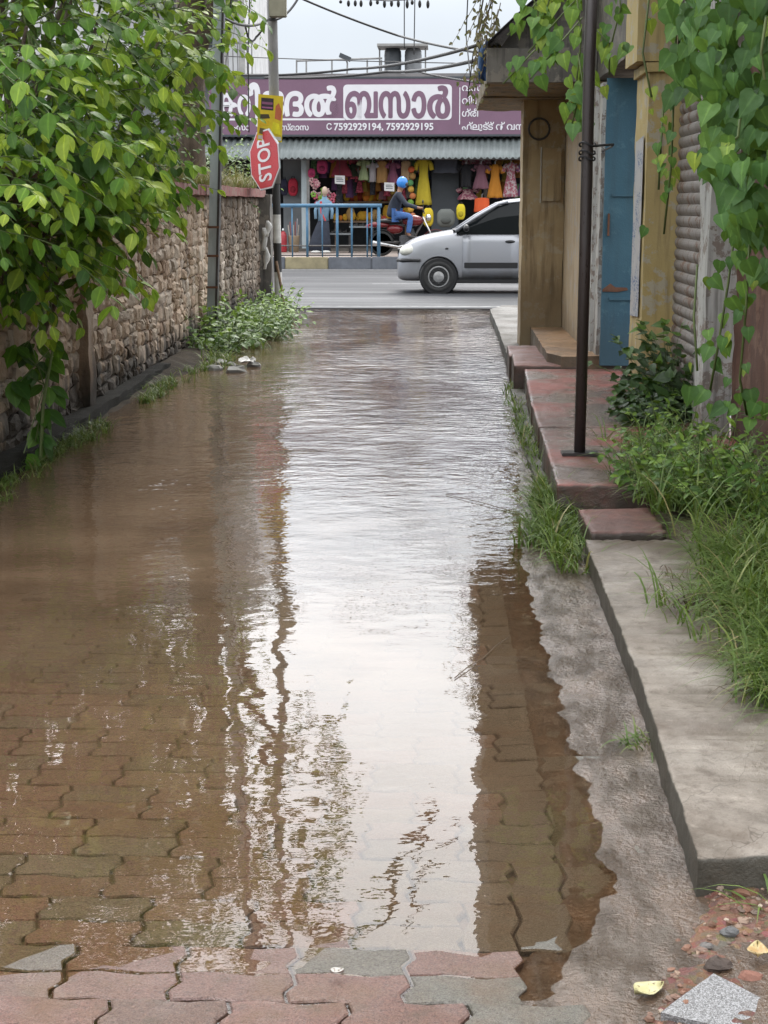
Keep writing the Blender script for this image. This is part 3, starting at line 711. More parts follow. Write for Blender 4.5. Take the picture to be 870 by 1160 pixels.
# spot where the paint of the door has torn off down to rust
mb = MB(); mb.plate([(0, 0), (.06, .045), (.10, .016), (.19, .014), (.2, -.006), (.12, -.02), (.0, -.018)], (1.305, 12.236, .835), (1, 0, 0), (0, 0, 1), .004); mb.build('rust_patch', M['rust'], dr)
pb = rbox('pillar', M['pl_ochre'], 1.385, 1.69, 10.48, 11.10, .18, 2.36)
rbox('capital', M['pl_ochre'], 1.36, 1.70, 10.45, 11.12, 2.34, 2.40)
# row of pasted notices on the lane side of the pillar
mb = MB(); mb.plate([(.0, -.02), (.42, .0), (.43, 1.2), (.03, 1.17)], (1.374, 11.0, .74), (0, -1, 0), (0, 0, 1), .003)
def notice_mat():
    t = NT('pasted printed notices'); p = t.pos((1, 14, 5)); b = t.n('ShaderNodeTexBrick', Vector=t._vm('ADD', t.pos((0, 0, 0)), t._vm('MULTIPLY', t.pos(), (1, 1, 1))))
    n = t.noise(t.pos((1, 30, 90)), 1.0, 2); k = t.noise(t.pos((1, 4, 6)), 1.0, 2)
    c = t.ramp(n, [(.42, (.10, .14, .27)), (.52, (.42, .43, .45))]); c = t.mix(t.rng(k, .4, .6), c, (.44, .43, .43)); t.bsdf(c, .7); return t.m
mb.build('notice', notice_mat(), bld)
# rolling shutter: real curved slats
def shutter():
    prof = []; z = .2
    while z < 2.4:
        for q in range(6):
            a = q/6*math.pi; prof.append((1.60-.014*math.sin(a), z+.072*q/6))
        z += .072; prof.append((1.604, z-.004))
    vs, fs = [], []
    for x, zz in prof: vs += [(x, 9.0, zz), (x, 10.46, zz)]
    for i in range(len(prof)-1): fs.append((2*i, 2*i+1, 2*i+3, 2*i+2))
    m = MB(); m.add(vs, fs); m.box(1.63, 1.66, 9.0, 10.46, .2, 2.4); m.build('shutter', M['shutter'], bld, fixn=False)
shutter()
rbox('shutter_post', M['pl_white'], 1.50, 1.665, 8.66, 8.98, .1, 2.9, amp=.010)
rbox('wall', M['laterite'], 1.66, 1.95, 3.5, 8.64, .0, 2.9, amp=.022)
rbox('lintel', M['pl_dark'], 1.30, 1.72, 11.14, 15.3, 2.485, 3.4)
rbox('lintel', M['pl_ochre'], 1.30, 1.56, 10.46, 11.12, 2.41, 3.4)
rbox('wall', M['pl_dark'], 1.58, 1.9, 8.6, 11.1, 2.42, 3.6)
rough_edges(MB().plate([(0, 0), (.86, 0), (.86, 1.1), (.5, .62), (.2, .26)], (.44, 13.24, 2.66), (1, 0, 0), (0, 0, 1), -.05).build('gable_wall', M['pl_dark'], bld), .1, .004)
rbox('soffit', M['pl_soffit'], .42, 1.29, 13.2, 17.3, 2.485, 2.62, amp=.012)
rbox('beam', M['pl_dark'], .40, 1.295, 13.05, 13.19, 2.47, 2.74, amp=.010)
rbox('beam', M['pl_soffit'], .43, 1.2, 15.0, 15.25, 2.47, 2.483, amp=.004)
# sheeting laid over the canopy, sagging up towards the wall
vs, fs = [], []
for j in range(15):
    for i in range(13):
        u, v = i/12, j/14; x = .40+.95*u; y = 12.95+4.4*v
        vs.append((x, y, 2.76+.95*u**.9+.03*nz(x, y, 4, 3)-.05*math.sin(u*math.pi)+.02*math.sin(v*40)))
for j in range(14):
    for i in range(12): a = j*13+i; fs.append((a, a+1, a+14, a+13))
m = MB(); m.add(vs, fs); ob = m.build('tarpaulin', M['tarp'], bld, smooth=True, fixn=False); sm = ob.modifiers.new('t', 'SOLIDIFY'); sm.thickness = .012
rbox('wall', M['pl_dark'], 1.30, 1.6, 11.2, 17.3, 3.42, 4.2)
# upper floor jutting out above the frame; it is what the water mirrors on the right
up = rbox('upper_wall', M['pl_dark'], .50, 2.6, 12.8, 16.6, 3.75, 9.0, sz=.5, amp=.02)
for k in range(2):
    fr = MB().box(.9+.85*k, 1.45+.85*k, 12.76, 12.797, 5.2, 6.6).build('window', M['white_paint'], bld)
    MB().box(.96+.85*k, 1.39+.85*k, 12.75, 12.759, 5.26, 6.54).build('pane', M['window_dark'], fr)
rbox('upper_wall', M['pl_dark'], 1.35, 2.6, 5.5, 12.78, 3.62, 8.2, sz=.5, amp=.02)
rbox('eave', M['pl_dark'], .95, 1.9, 5.0, 11.0, 3.5, 3.61, sz=.3, amp=.02)

# iron pipe post with base plate on the red platform
pp = thing('pipe_post', 'rusty dark iron pipe post bolted to the red platform', 'post', (.755, 7.98, .2))
mb = MB(); mb.tube([(.755, 7.98, .215), (.757, 7.98, 1.2), (.755, 7.98, 2.2), (.77, 7.98, 3.5)], .030, 16); mb.build('pipe', M['pole_pipe'], pp, smooth=True)
mb = MB(); mb.box(.66, .855, 7.93, 8.04, .204, .222); mb.build('base_plate', M['pole_dark'], pp, bevel=.004)
mb = MB()
for z in (1.72, 1.75, 1.79):
    mb.tube([(.755+.04*math.cos(a), 7.98+.04*math.sin(a), z+.01*math.sin(a*2)) for a in [k*.35 for k in range(19)]], .005, 5)
mb.tube([(.78, 7.96, 1.78), (.92, 8.3, 1.80), (1.1, 10, 1.85), (1.3, 12.5, 1.9)], .007, 5)
mb.build('wire_tie', M['cable'], pp, fixn=False)

# ------------------------------------------------------------------ left boundary wall
wl = thing('stone_wall', 'long rubble stone boundary wall with red coping along the left of the lane', 'wall', (-2.5, 14, 0))
def stonework():
    mb = MB(); y0, y1, H = 3.0, 22.2, 1.58
    mb.box(-2.86, -2.555, y0, y1, -.2, H, .46)
    cells = []
    def split(ya, yb, za, zb, dep):
        # random rubble: cut the face again and again into unequal pieces
        L_, h_ = yb-ya, zb-za
        if (L_ < .36 and h_ < .17 and (RNG.random() < .6 or L_ < .2)) or L_ < .1 or h_ < .06 or dep > 12: cells.append((ya, yb, za, zb)); return
        if L_/1.55 > h_*RNG.uniform(.8, 1.35): c = ya+L_*RNG.uniform(.32, .68); split(ya, c, za, zb, dep+1); split(c, yb, za, zb, dep+1)
        else: c = za+h_*RNG.uniform(.32, .68); split(ya, yb, za, c, dep+1); split(ya, yb, c, zb, dep+1)
    q0 = y0
    while q0 < y1: q1 = min(y1, q0+RNG.uniform(.9, 1.7)); split(q0, q1, -.05, H, 0); q0 = q1
    if True:
        for (ya, yb, z, zt_) in cells:
            h = zt_-z; d = RNG.uniform(.0, .021); ja = RNG.uniform(-.03, .03); g = RNG.uniform(.001, .006)
            ya, yb = ya+g, yb-g
            if yb-ya > .03:
                x = -2.535+d; n = 5; vs = []; zz0, zz1 = z+g, z+h-g; tint = min(1, max(0, RNG.gauss(.5, .28)))
                # pillow-faced block: back ring, shoulder ring and face ring with uneven corners
                def ringp(xo, s):
                    cy, cz = (ya+yb)/2, (zz0+zz1)/2; R = []
                    for (a, b) in ((-1, -1), (0, -1.04), (1, -1), (1.04, 0), (1, 1), (0, 1.04), (-1, 1), (-1.04, 0)):
                        R.append((xo+RNG.uniform(-.006, .006), cy+a*(yb-ya)/2*s+RNG.uniform(-.012, .012), cz+b*(zz1-zz0)/2*s+ja*a*.5+RNG.uniform(-.012, .012)))
                    return R
                rs = [ringp(-2.61, 1.0), ringp(x-.025, 1.0), ringp(x-.008, .93), ringp(x+RNG.uniform(0, .012), .5)]
                mb.loft(rs, True, tint)
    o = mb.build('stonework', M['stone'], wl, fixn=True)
    return o
stonework()
mb = MB(); y = 3.0
while y < 22.3:
    l = RNG.uniform(.9, 1.3); mb.box(-2.90, -2.43+RNG.uniform(-.012, .012), y, min(22.3, y+l)-.008, 1.582, 1.69+RNG.uniform(-.01, .01)); y += l
rough_edges(mb.build('coping', M['coping'], wl), .12, .010, 4, 2)
rough_edges(MB().box(-2.60, -2.455, 10.82, 10.98, -.1, 1.56).build('buttress', M['stone'], wl), .08, .018, 5, 5)
rough_edges(MB().box(-2.66, -2.37, 22.22, 22.52, -.1, 1.62).build('end_post', M['pl_dark'], wl), .08, .015, 5, 6)
mb = MB(); mb.plate([(0, 0), (.11, .02), (.12, .30), (.06, .5), (.0, .42)], (-2.40, 22.215, .55), (1, 0, 0), (0, 0, 1), -.004)
o = rough_edges(MB().prism([(-2.56, 3.0), (-2.36, 3.0), (-2.36, 8.5), (-2.42, 13.9), (-2.56, 13.9)], -.3, .075).build('kerb', M['wall_base']), .09, .02, 4, 9); o['kind'] = 'structure'
# ------------------------------------------------------------------ silver car
M['rim'] = plain('grey steel wheel', (.30, .30, .30), .35, .3, 9, .3, 0)
def build_car():
    X0, Yn, Wd = -.67, 25.95, 1.50; yc = Yn+Wd/2; zr = .012
    car = thing('parked_car', 'small silver hatchback car on the road, its rear hidden by the brown pillar', 'car', (1.05, yc, zr))
    # lower body: stations along x: (x, top z, half width at belt, bottom z)
    st = [(.00, .56, .50, .30), (.03, .68, .60, .22), (.12, .80, .665, .19), (.30, .90, .71, .19), (.60, .975, .735, .19), (.90, 1.025, .745, .19), (1.05, 1.045, .75, .19),
          (1.6, 1.03, .75, .19), (2.2, 1.04, .75, .19), (2.8, 1.06, .745, .19), (3.2, 1.07, .72, .20), (3.40, 1.02, .67, .24), (3.49, .80, .60, .30)]
    rings = []
    for x, zt, hw, zb in st:
        h = zt-zb
        half = [(0, zb), (hw*.90, zb), (hw*.985, zb+.12*h), (hw*1.0, zb+.45*h), (hw*.985, zb+.72*h), (hw*.93, zb+.93*h), (hw*.80, zt-.006), (hw*.4, zt+.012), (0, zt+.018)]
        pts = [(X0+x, yc-y, zr+z) for y, z in half]+[(X0+x, yc+y, zr+z) for y, z in half[::-1][1:-1]]
        rings.append(pts)
    body = MB().loft(rings).build('body', M['car_paint'], car, smooth=True, sub=2)
    # wheel arches cut out of the body
    cm = MB()
    for wx in (.705, 3.02):
        for s in (-1, 1): cm.lathe((X0+wx, yc+s*.80, zr+.285), (0, -s, 0), [(.335, 0), (.335, .34)], 28)
    cut = cm.build('arch_cut', None); bo = body.modifiers.new('b', 'BOOLEAN'); bo.operation = 'DIFFERENCE'; bo.object = cut; bo.solver = 'EXACT'
    dg = bpy.context.evaluated_depsgraph_get(); me = bpy.data.meshes.new_from_object(body.evaluated_get(dg))
    body.modifiers.clear(); body.data = me; bpy.data.objects.remove(cut)
    try: me.set_sharp_from_angle(angle=rad(38))
    except Exception: pass
    # greenhouse: dark glazed volume with painted roof and pillars over it
    gs = [(1.00, 1.03, .66), (1.30, 1.24, .635), (1.68, 1.47, .60), (2.0, 1.535, .585), (2.6, 1.545, .58), (3.05, 1.49, .575), (3.34, 1.10, .61)]
    rings = []
    for x, zt, hw in gs:
        zb = .98; k = max(0, (zt-1.0)/.55)
        half = [(0, zb), (.715, zb), (.715-.10*k*.55, zb+(zt-zb)*.55), (hw*.97, zt-.035*k-.004), (hw*.86, zt), (0, zt+.02*k)]
        rings.append([(X0+x, yc-y, zr+z) for y, z in half]+[(X0+x, yc+y, zr+z) for y, z in half[::-1][1:-1]])
    MB().loft(rings).build('cabin_glass', M['car_glass'], car, smooth=False)
    roof = []
    for x, zt, hw in [(1.66, 1.475, .60), (1.80, 1.515, .60), (2.0, 1.55, .60), (2.6, 1.562, .595), (3.02, 1.515, .585), (3.1, 1.48, .575)]:
        roof.append([(X0+x, yc+s*hw*u, zr+zt+.022*(1-u*u)-dz) for s, u, dz in ((-1, 1, .06), (-1, .97, .018), (-1, .85, 0), (-1, .4, 0), (1, 0, 0), (1, .4, 0), (1, .85, 0), (1, .97, .018), (1, 1, .06))]
                    + [(X0+x, yc+.5*hw, zr+zt-.04), (X0+x, yc-.5*hw, zr+zt-.04)])
    MB().loft(roof).build('roof', M['car_paint'], car, smooth=True, sub=1)
    for s in (-1, 1):
        m = MB(); m.tube([(X0+.98, yc+s*.715, zr+1.03), (X0+1.32, yc+s*.672, zr+1.26), (X0+1.70, yc+s*.615, zr+1.475), (X0+1.85, yc+s*.60, zr+1.515)], .026, 8)
        m.build('windscreen_pillar', M['car_paint'], car, smooth=True)
        m = MB(); m.plate([(0, 0), (.075, 0), (.06, .47), (0.0, .47)], (X0+2.06, yc+s*.722, zr+1.02), (1, 0, 0), (0, -s*.25, 1), .012*s); m.build('door_pillar', M['car_paint'], car)
        m = MB(); m.plate([(0, 0), (.35, 0), (.16, .42), (0.0, .46)], (X0+3.0, yc+s*.720, zr+1.02), (1, 0, 0), (0, -s*.25, 1), .012*s); m.build('rear_pillar', M['car_paint'], car)
        # doors: shut lines as thin dark gaps, each door a skin of its own just proud of the body
        for a, b in ((1.10, 2.05), (2.08, 2.86)):
            def sk(x, z):
                hw = lerp_tab([(1.05, .75), (2.2, .75), (2.8, .745), (3.2, .72)], x); zz = (z-.19)/.85
                return (X0+x, yc+s*(lerp_tab([(0, .90), (.12, .975), (.45, .993), (.72, .982), (.93, .935)], zz)*hw+.006), zr+z)
            zs = [.27, .4, .55, .7, .85, .97]; xs = [a+(b-a)*i/6 for i in range(7)]
            m = MB(); n = len(zs); vs = [sk(x, z) for x in xs for z in zs]
            m.add(vs, [(i*n+j, (i+1)*n+j, (i+1)*n+j+1, i*n+j+1) for i in range(6) for j in range(n-1)])
            d = m.build('door', M['car_paint'], car, smooth=True); q = d.modifiers.new('t', 'SOLIDIFY'); q.thickness = .01; q.offset = 0
            p = sk(b-.16, .86); MB().ell((p[0], p[1]+s*.012, p[2]), (.085, .02, .026), 12, 8).build('handle', M['black'], d, smooth=True)
            m = MB(); p0, p1 = sk(a+.03, .47), sk(b-.03, .47); m.obox(((p0[0]+p1[0])/2, p0[1]+s*.008, p0[2]), ((p1[0]-p0[0])/2, 0, 0), (0, .012, 0), (0, 0, .045)); m.build('moulding', M['black'], d, bevel=.006)
        for wx in (.705, 3.02):
            cx, cy, cz = X0+wx, yc+s*.655, zr+.278
            MB().lathe((cx, cy, cz), (0, s, 0), [(.30, -.12), (.322, -.10), (.322, .06), (.30, .085)], 32).build('wheel_well', M['black'], car)
            w = MB().lathe((cx, cy, cz), (0, s, 0), [(.17, -.075), (.25, -.085), (.275, -.06), (.279, 0), (.275, .06), (.25, .088), (.19, .09), (.178, .07)], 32).build('wheel', M['rubber'], car, smooth=True)
            m = MB(); m.lathe((cx, cy, cz), (0, s, 0), [(.182, .04), (.180, .085), (.168, .095), (.15, .080), (.09, .085), (.065, .10), (.03, .105)], 32)
            m.build('rim', M['rim'], w, smooth=True)
            for k in range(8):
                m = MB(); a = k*math.pi/4; m.ell((cx+.118*math.cos(a), cy+s*.083, cz+.118*math.sin(a)), (.021, .008, .021), 8, 6)
                m.build('rim_hole', M['black'], w)
        m = MB(); m.ell((X0+1.16, yc+s*.80, zr+1.08), (.055, .085, .062), 12, 8); m.build('mirror', M['black'], car, smooth=True)
        m = MB(); m.ell((X0+.19, yc+s*.575, zr+.715), (.15, .135, .095), 16, 12, rot=Matrix.Rotation(s*-.5, 3, 'Z') @ Matrix.Rotation(-.25, 3, 'Y')); m.build('headlight', M['glass_lamp'], car, smooth=True)
        m = MB(); m.ell((X0+.84, yc+s*.742, zr+.745), (.03, .012, .016), 8, 6); m.build('side_repeater', M['black'], car)
        m = MB(); m.ell((X0+.07, yc+s*.50, zr+.36), (.05, .07, .04), 10, 8); m.build('fog_lamp', M['black'], car)
        m = MB(); m.plate([(0, 0), (.06, 0), (.06, .3), (0, .3)], (X0+3.42, yc+s*.62, zr+.7), (.3, -s*.9, 0), (0, 0, 1), .02); m.build('tail_light', M['sign_red'], car)
        m = MB(); m.tube([(X0+.02, yc+s*.52, zr+.545), (X0+.10, yc+s*.645, zr+.545), (X0+.40, yc+s*.735, zr+.55)], [.034, .034, .022], 8); m.build('bumper_strip', M['black'], car, smooth=True)
    m = MB(); m.obox((X0+.03, yc, zr+.68), (.02, 0, 0), (0, .36, 0), (0, 0, .045)); m.build('grille', M['black'], car)
    m = MB(); m.obox((X0+1.0, yc, zr+1.036), (.06, 0, 0), (0, .62, 0), (0, 0, .016)); m.build('wiper_cowl', M['black'], car)
    m = MB(); m.box(X0+1.0, X0+2.7, Yn+.02, Yn+.06, zr+.17, zr+.235); m.build('sill', M['black'], car)
build_car()

# ------------------------------------------------------------------ stop sign, poles
yp = 20.6
up_ = thing('utility_pole', 'leaning grey utility pole with black and white banded foot at the lane mouth', 'pole', (P(316, 352, yp).x, yp, 0))
pl0, pl1 = P(316, 356, yp), P(308, 0, yp)
def onpole(z): u = (z-pl0.z)/(pl1.z-pl0.z); return pl0.lerp(pl1, u)
mb = MB(); mb.tube([onpole(z) for z in (1.75, 3, 4.5, 7, 10.2)], [.062, .066, .064, .06, .055], 16); mb.build('shaft', M['grey_conc'], up_, smooth=True)
for k, (a, b) in enumerate([(-.1, .28), (.28, .60), (.60, .98), (.98, 1.35), (1.35, 1.75)]):
    mb = MB(); mb.tube([onpole(a), onpole(b)], .052, 16); mb.build('band', M['black_paint' if k % 2 == 0 else 'white_paint'], up_, smooth=False)
bx = onpole(3.95)
mb = MB(); mb.box(bx.x-.02, bx.x+.20, yp-.2, yp-.07, bx.z-.12, bx.z+.45); mb.box(bx.x-.03, bx.x+.21, yp-.21, yp-.06, bx.z+.45, bx.z+.48)
mb.build('junction_box', plain('beige junction box', (.28, .27, .21), .6, .2), up_, bevel=.01)
# street lamp arm high above the frame (mirrored in the water)
t9 = onpole(7.75)
sl_ = thing('street_lamp', 'grey street lamp on a curved arm at the top of the utility pole', 'street lamp', t9)
mb = MB(); mb.tube([t9+Vector((.05, -.02, 0)), t9+Vector((.25, -.1, .25)), t9+Vector((.45, -.2, .55)), t9+Vector((.62, -.3, .8))], .025, 8); mb.build('arm', M['steel_grey'], sl_, smooth=True)
mb = MB(); mb.ell(t9+Vector((.75, -.4, .95)), (.13, .42, .10), 12, 8, rot=Matrix.Rotation(-.45, 3, 'Z') @ Matrix.Rotation(.7, 3, 'Y')); mb.build('lamp_head', M['pole_dark'], sl_, smooth=True)

# stop plate: hangs turned on its side and swung round on the pole
sc_ = P(300, 181, 20.42); an = rad(-54)
nrm = Vector((math.sin(an), -math.cos(an), 0)); uu = Vector((math.cos(an), math.sin(an), 0)); vv_ = Vector((0, 0, 1))
tl = rad(6); u_, v_ = uu*math.cos(tl)+vv_*math.sin(tl), vv_*math.cos(tl)-uu*math.sin(tl)
ss = thing('stop_sign', 'red octagonal stop sign hanging sideways on the utility pole', 'stop sign', sc_)
octa = lambda r: [(r*math.cos(math.pi/8+k*math.pi/4), r*math.sin(math.pi/8+k*math.pi/4)) for k in range(8)]
MB().plate(octa(.405), sc_, u_, v_, .006).build('border', M['sign_white'], ss)
MB().plate(octa(.385), sc_+nrm*.0075, u_, v_, .002).build('face', M['sign_red'], ss)
MB().plate(octa(.41), sc_-nrm*.008, u_, v_, .006).build('back', M['steel_grey'], ss)
mb = MB(); mb.tube([sc_-nrm*.01, onpole(sc_.z)], .015, 8); mb.build('bracket', M['steel_grey'], ss)

def text_mesh(name, body, o, u, v, size, mat, parent, nup, bold=.0, align='LEFT', ext=.003, sx=1.0):
    c = bpy.data.curves.new(name, 'FONT'); c.body = body; c.size = size; c.offset = bold; c.extrude = ext; c.align_x = align; c.resolution_u = 4
    ob = bpy.data.objects.new(name, c); COL.objects.link(ob)
    me = bpy.data.meshes.new_from_object(ob.evaluated_get(bpy.context.evaluated_depsgraph_get())); bpy.data.objects.remove(ob)
    u, v = Vector(u).normalized(), Vector(v).normalized(); w = u.cross(v); g = org(parent)
    for vt in me.vertices: x, y, z = vt.co; vt.co = Vector(o)-g+u*x*sx+v*y+w*(z+nup)
    me.materials.clear(); return link(name, me, mat, parent)
# lettering runs upwards
text_mesh('lettering', 'STOP', sc_+u_*.165-v_*.005, v_, -u_, .46, M['sign_white'], ss, .013, .008, 'CENTER', .002, .50)
# advertising sheet above
ps = P(306, 134, 20.44)
po = thing('poster', 'yellow printed poster sheet tied to the utility pole above the stop sign', 'poster', ps)
pu, pv = Vector((.995, .0, -.09)), Vector((.04, -.02, 1)).normalized()
pn = pu.cross(pv)
MB().plate([(-.165, -.29), (.16, -.29), (.165, .29), (-.16, .29)], ps, pu, pv, .004).build('sheet', plain('yellow poster paper', (.62, .47, .02), .6, .15, 9, 0, 0), po)
def patch(name, pts, col, k): MB().plate(pts, ps+pn*(.005+.0015*k), pu, pv, .001).build(name, plain('poster ink '+str(k)+name, col, .6, .2, 20, 0, 0), po)
patch('header', [(-.12, .10), (.04, .10), (.04, .25), (-.12, .25)], (.03, .02, .03), 0)
patch('print', [(-.11, .12), (.03, .12), (.03, .14), (-.11, .14)], (.30, .10, .22), 1)
patch('print', [(-.11, .17), (.03, .17), (.03, .20), (-.11, .20)], (.22, .08, .16), 1)
patch('print', [(.06, .0), (.14, -.02), (.15, .10), (.11, .20), (.07, .16)], (.45, .12, .05), 0)
patch('print', [(-.13, -.02), (.0, .0), (-.02, .05), (-.13, .04)], (.05, .04, .02), 0)
patch('print', [(-.14, -.11), (-.02, -.09), (-.01, -.03), (-.13, -.05)], (.62, .40, .01), 1)
patch('print', [(.02, -.18), (.14, -.20), (.12, -.06), (.04, -.04)], (.70, .62, .02), 0)
patch('print', [(-.14, -.20), (-.01, -.22), (-.02, -.14), (-.13, -.13)], (.10, .08, .03), 0)
patch('footer', [(-.15, -.27), (.15, -.27), (.15, -.225), (-.15, -.225)], (.55, .55, .52), 0)
# stick leaning on the pole foot, scrap tied to the pole
st_ = thing('stick', 'thin wooden stick leaning against the banded pole foot', 'stick', P(322, 352, 20.4))
mb = MB(); mb.tube([P(323, 356, 20.35), P(318, 322, 20.45), P(313, 296, 20.53)], .018, 8); mb.build('rod', M['wood'], st_)
rg = thing('rag', 'dirty white rag caught beside the banded pole foot', 'rag', P(298, 290, 20.9))
mb = MB()
for (a, b, cx) in ((258, 284, 299), (280, 305, 301), (250, 268, 303)):
    rr = []
    for k in range(6):
        u = k/5; c = P(cx+1.5*math.sin(u*4), a+(b-a)*u, 20.95); r = .038*(.6+.35*math.sin(u*3.1)+.25*math.sin(u*9+a))
        rr.append([c+Vector((r*math.cos(q*math.pi/4)*(1+.2*math.sin(q*3+u*5)), r*.5*math.sin(q*math.pi/4), 0)) for q in range(8)])
    mb.loft(rr)
mb.build('cloth', M['white_paint'], rg, smooth=True)

# steel rail post on the left
lp = thing('steel_post', 'tall blue grey steel H section post in front of the stone wall', 'post', (P(240, 352, 16.5).x, 16.5, 0))
a0, a1 = P(240, 385, 16.5), P(248.5, 0, 16.5)
def H(z0): u = (z0-a0.z)/(a1.z-a0.z); return a0.lerp(a1, u)
mb = MB()
for dx, hw, hd in ((-.012, .048, .010), (.045, .012, .06)):
    A, B = H(-.1), H(7.5); q = Vector((dx, 0, 0))
    vs = [p+q+Vector((i*hw, j*hd, 0)) for p in (A, B) for i, j in ((-1, -1), (1, -1), (1, 1), (-1, 1))]
    mb.add(vs, [(3, 2, 1, 0), (4, 5, 6, 7), (0, 1, 5, 4), (1, 2, 6, 5), (2, 3, 7, 6), (3, 0, 4, 7)])
fl = MB(); fl.v = mb.v[:8]; fl.f = mb.f[:6]; fl.t = [.5]*8; fl.build('flange', M['steel_grey'], lp, bevel=.004)
wb = MB(); wb.v = mb.v[8:]; wb.f = mb.f[:6]; wb.t = [.5]*8; wb.build('web', M['pole_dark'], lp, bevel=.003)  # darker steel than the lit flange: shade of this side put into the colour
for z in (1.25, .95, .62):
    c = H(z); mb = MB(); mb.box(c.x-.065, c.x+.06, c.y-.066, c.y-.05, c.z-.012, c.z+.012); mb.build('clamp', M['rust'], lp)

# ------------------------------------------------------------------ shop across the road
YS = 41.0
sh = thing('bazaar_shop', 'long flat roofed bazaar shop across the road with open dark front', 'shop', (-1.5, YS, .26))
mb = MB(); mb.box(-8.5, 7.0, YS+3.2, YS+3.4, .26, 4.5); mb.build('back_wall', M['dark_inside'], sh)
mb = MB(); mb.box(-8.5, -8.2, YS, YS+3.2, .26, 4.5); mb.build('side_wall', M['panel_grey'], sh)
mb = MB(); mb.box(6.7, 7.0, YS, YS+3.2, .26, 4.5); mb.build('side_wall', M['panel_grey'], sh)
mb = MB(); mb.box(-8.2, 6.7, YS-.2, YS+3.2, .262, .33); mb.build('shop_floor', plain('dusty shop floor', (.10, .09, .08), .8, .3), sh)
mb = MB(); mb.box(-8.6, 7.1, YS-.3, YS+3.5, 4.55, 4.75); mb.build('roof', M['roof_slab'], sh)
mb = MB(); mb.box(-8.5, 7.0, YS-.05, YS+.1, 2.88, 4.54); mb.build('fascia_wall', M['panel_grey'], sh)
mb = MB(); mb.box(P(318, 200, YS).x, P(341, 200, YS).x, YS+.6, YS+.7, .33, 2.88); mb.build('side_panel', M['panel_grey'], sh)
mb = MB(); mb.box(P(489, 200, YS).x, P(520, 200, YS).x, YS+.35, YS+.42, .33, 2.5); mb.build('glass_door', M['panel_dark'], sh)
for px, w, mt_ in ((344.5, 3.0, 'steel_grey'), (349, 1.6, 'stone_grey')):
    a = P(px, 200, YS).x; k = w*YS/1740; mb = MB(); mb.box(a-k, a+k, YS-.06, YS+.06, .26, 2.88); mb.build('column', M[mt_], sh)
for px in (250, 620): a = P(px, 200, YS).x; mb = MB(); mb.box(a-.12, a+.12, YS-.06, YS+.1, .26, 2.88); mb.build('column', M['stone_grey'], sh)
# corrugated awning
vs, fs = [], []; x0, x1 = -7.6, 6.6; n = 560
for i in range(n+1):
    x = x0+(x1-x0)*i/n; w = .026*math.sin(x*2*math.pi/.16)
    vs += [(x, YS-.12, 3.18+w), (x-.05, YS-1.05, 2.62+w)]
for i in range(n): fs.append((2*i, 2*i+1, 2*i+3, 2*i+2))
m = MB(); m.add(vs, fs); aw = m.build('awning', plain('grey corrugated sheet', (.18, .205, .205), .5, .25, 1.5, .2, 0), sh, smooth=True, fixn=False); q = aw.modifiers.new('t', 'SOLIDIFY'); q.thickness = .012
mb = MB(); mb.tube([(-7.6, YS-1.0, 2.60), (6.6, YS-1.0, 2.60)], .03, 6); mb.build('awning_rail', M['pole_dark'], aw)
for x in (-6.5, -3.5, .5, 3.5): mb = MB(); mb.tube([(x, YS-1.0, 2.60), (x, YS-.05, 2.72)], .02, 6); mb.build('awning_strut', M['pole_dark'], aw)

# signboard with hand drawn letters
YB = YS-.35
sg = thing('signboard', 'long mauve shop signboard with big white Malayalam letters and phone numbers', 'signboard', (-1.5, YB, 3.8))
bx0, bx1 = P(236, 100, YB).x, P(760, 100, YB).x; zt, zb_ = P(400, 88, YB).z, P(400, 153.5, YB).z
MB().box(bx0, bx1, YB, YB+.08, zb_, zt).build('panel', M['sign_purple'], sg)
m = MB()
for z in (zt, zb_): m.box(bx0, bx1, YB-.012, YB+.09, z-.025, z+.025)
m.build('frame', M['panel_dark'], sg)
PX = YB/1740.0                                   # metres per photo pixel at the board
def B(px, py): return P(px, py, YB)
def rect(name, x0, y0, x1, y1, k, mat, r=0):
    c0, c1 = B(x0, y1), B(x1, y0); w, h = c1.x-c0.x, c1.z-c0.z
    pts = []
    for (cx, cy, a0_) in ((w-r, r, -90), (w-r, h-r, 0), (r, h-r, 90), (r, r, 180)):
        for i in range(5): a = rad(a0_+i*22.5); pts.append((cx+r*math.cos(a), cy+r*math.sin(a)))
    return MB().plate(pts, (c0.x, YB-.003-.004*k, c0.z), (1, 0, 0), (0, 0, 1), .003).build(name, mat, sg)
rect('letter_panel', 389, 95.5, 512, 136, 0, M['sign_white'], .10)
rect('underline', 236, 134, 391, 136.5, 0, M['sign_white'], .01)
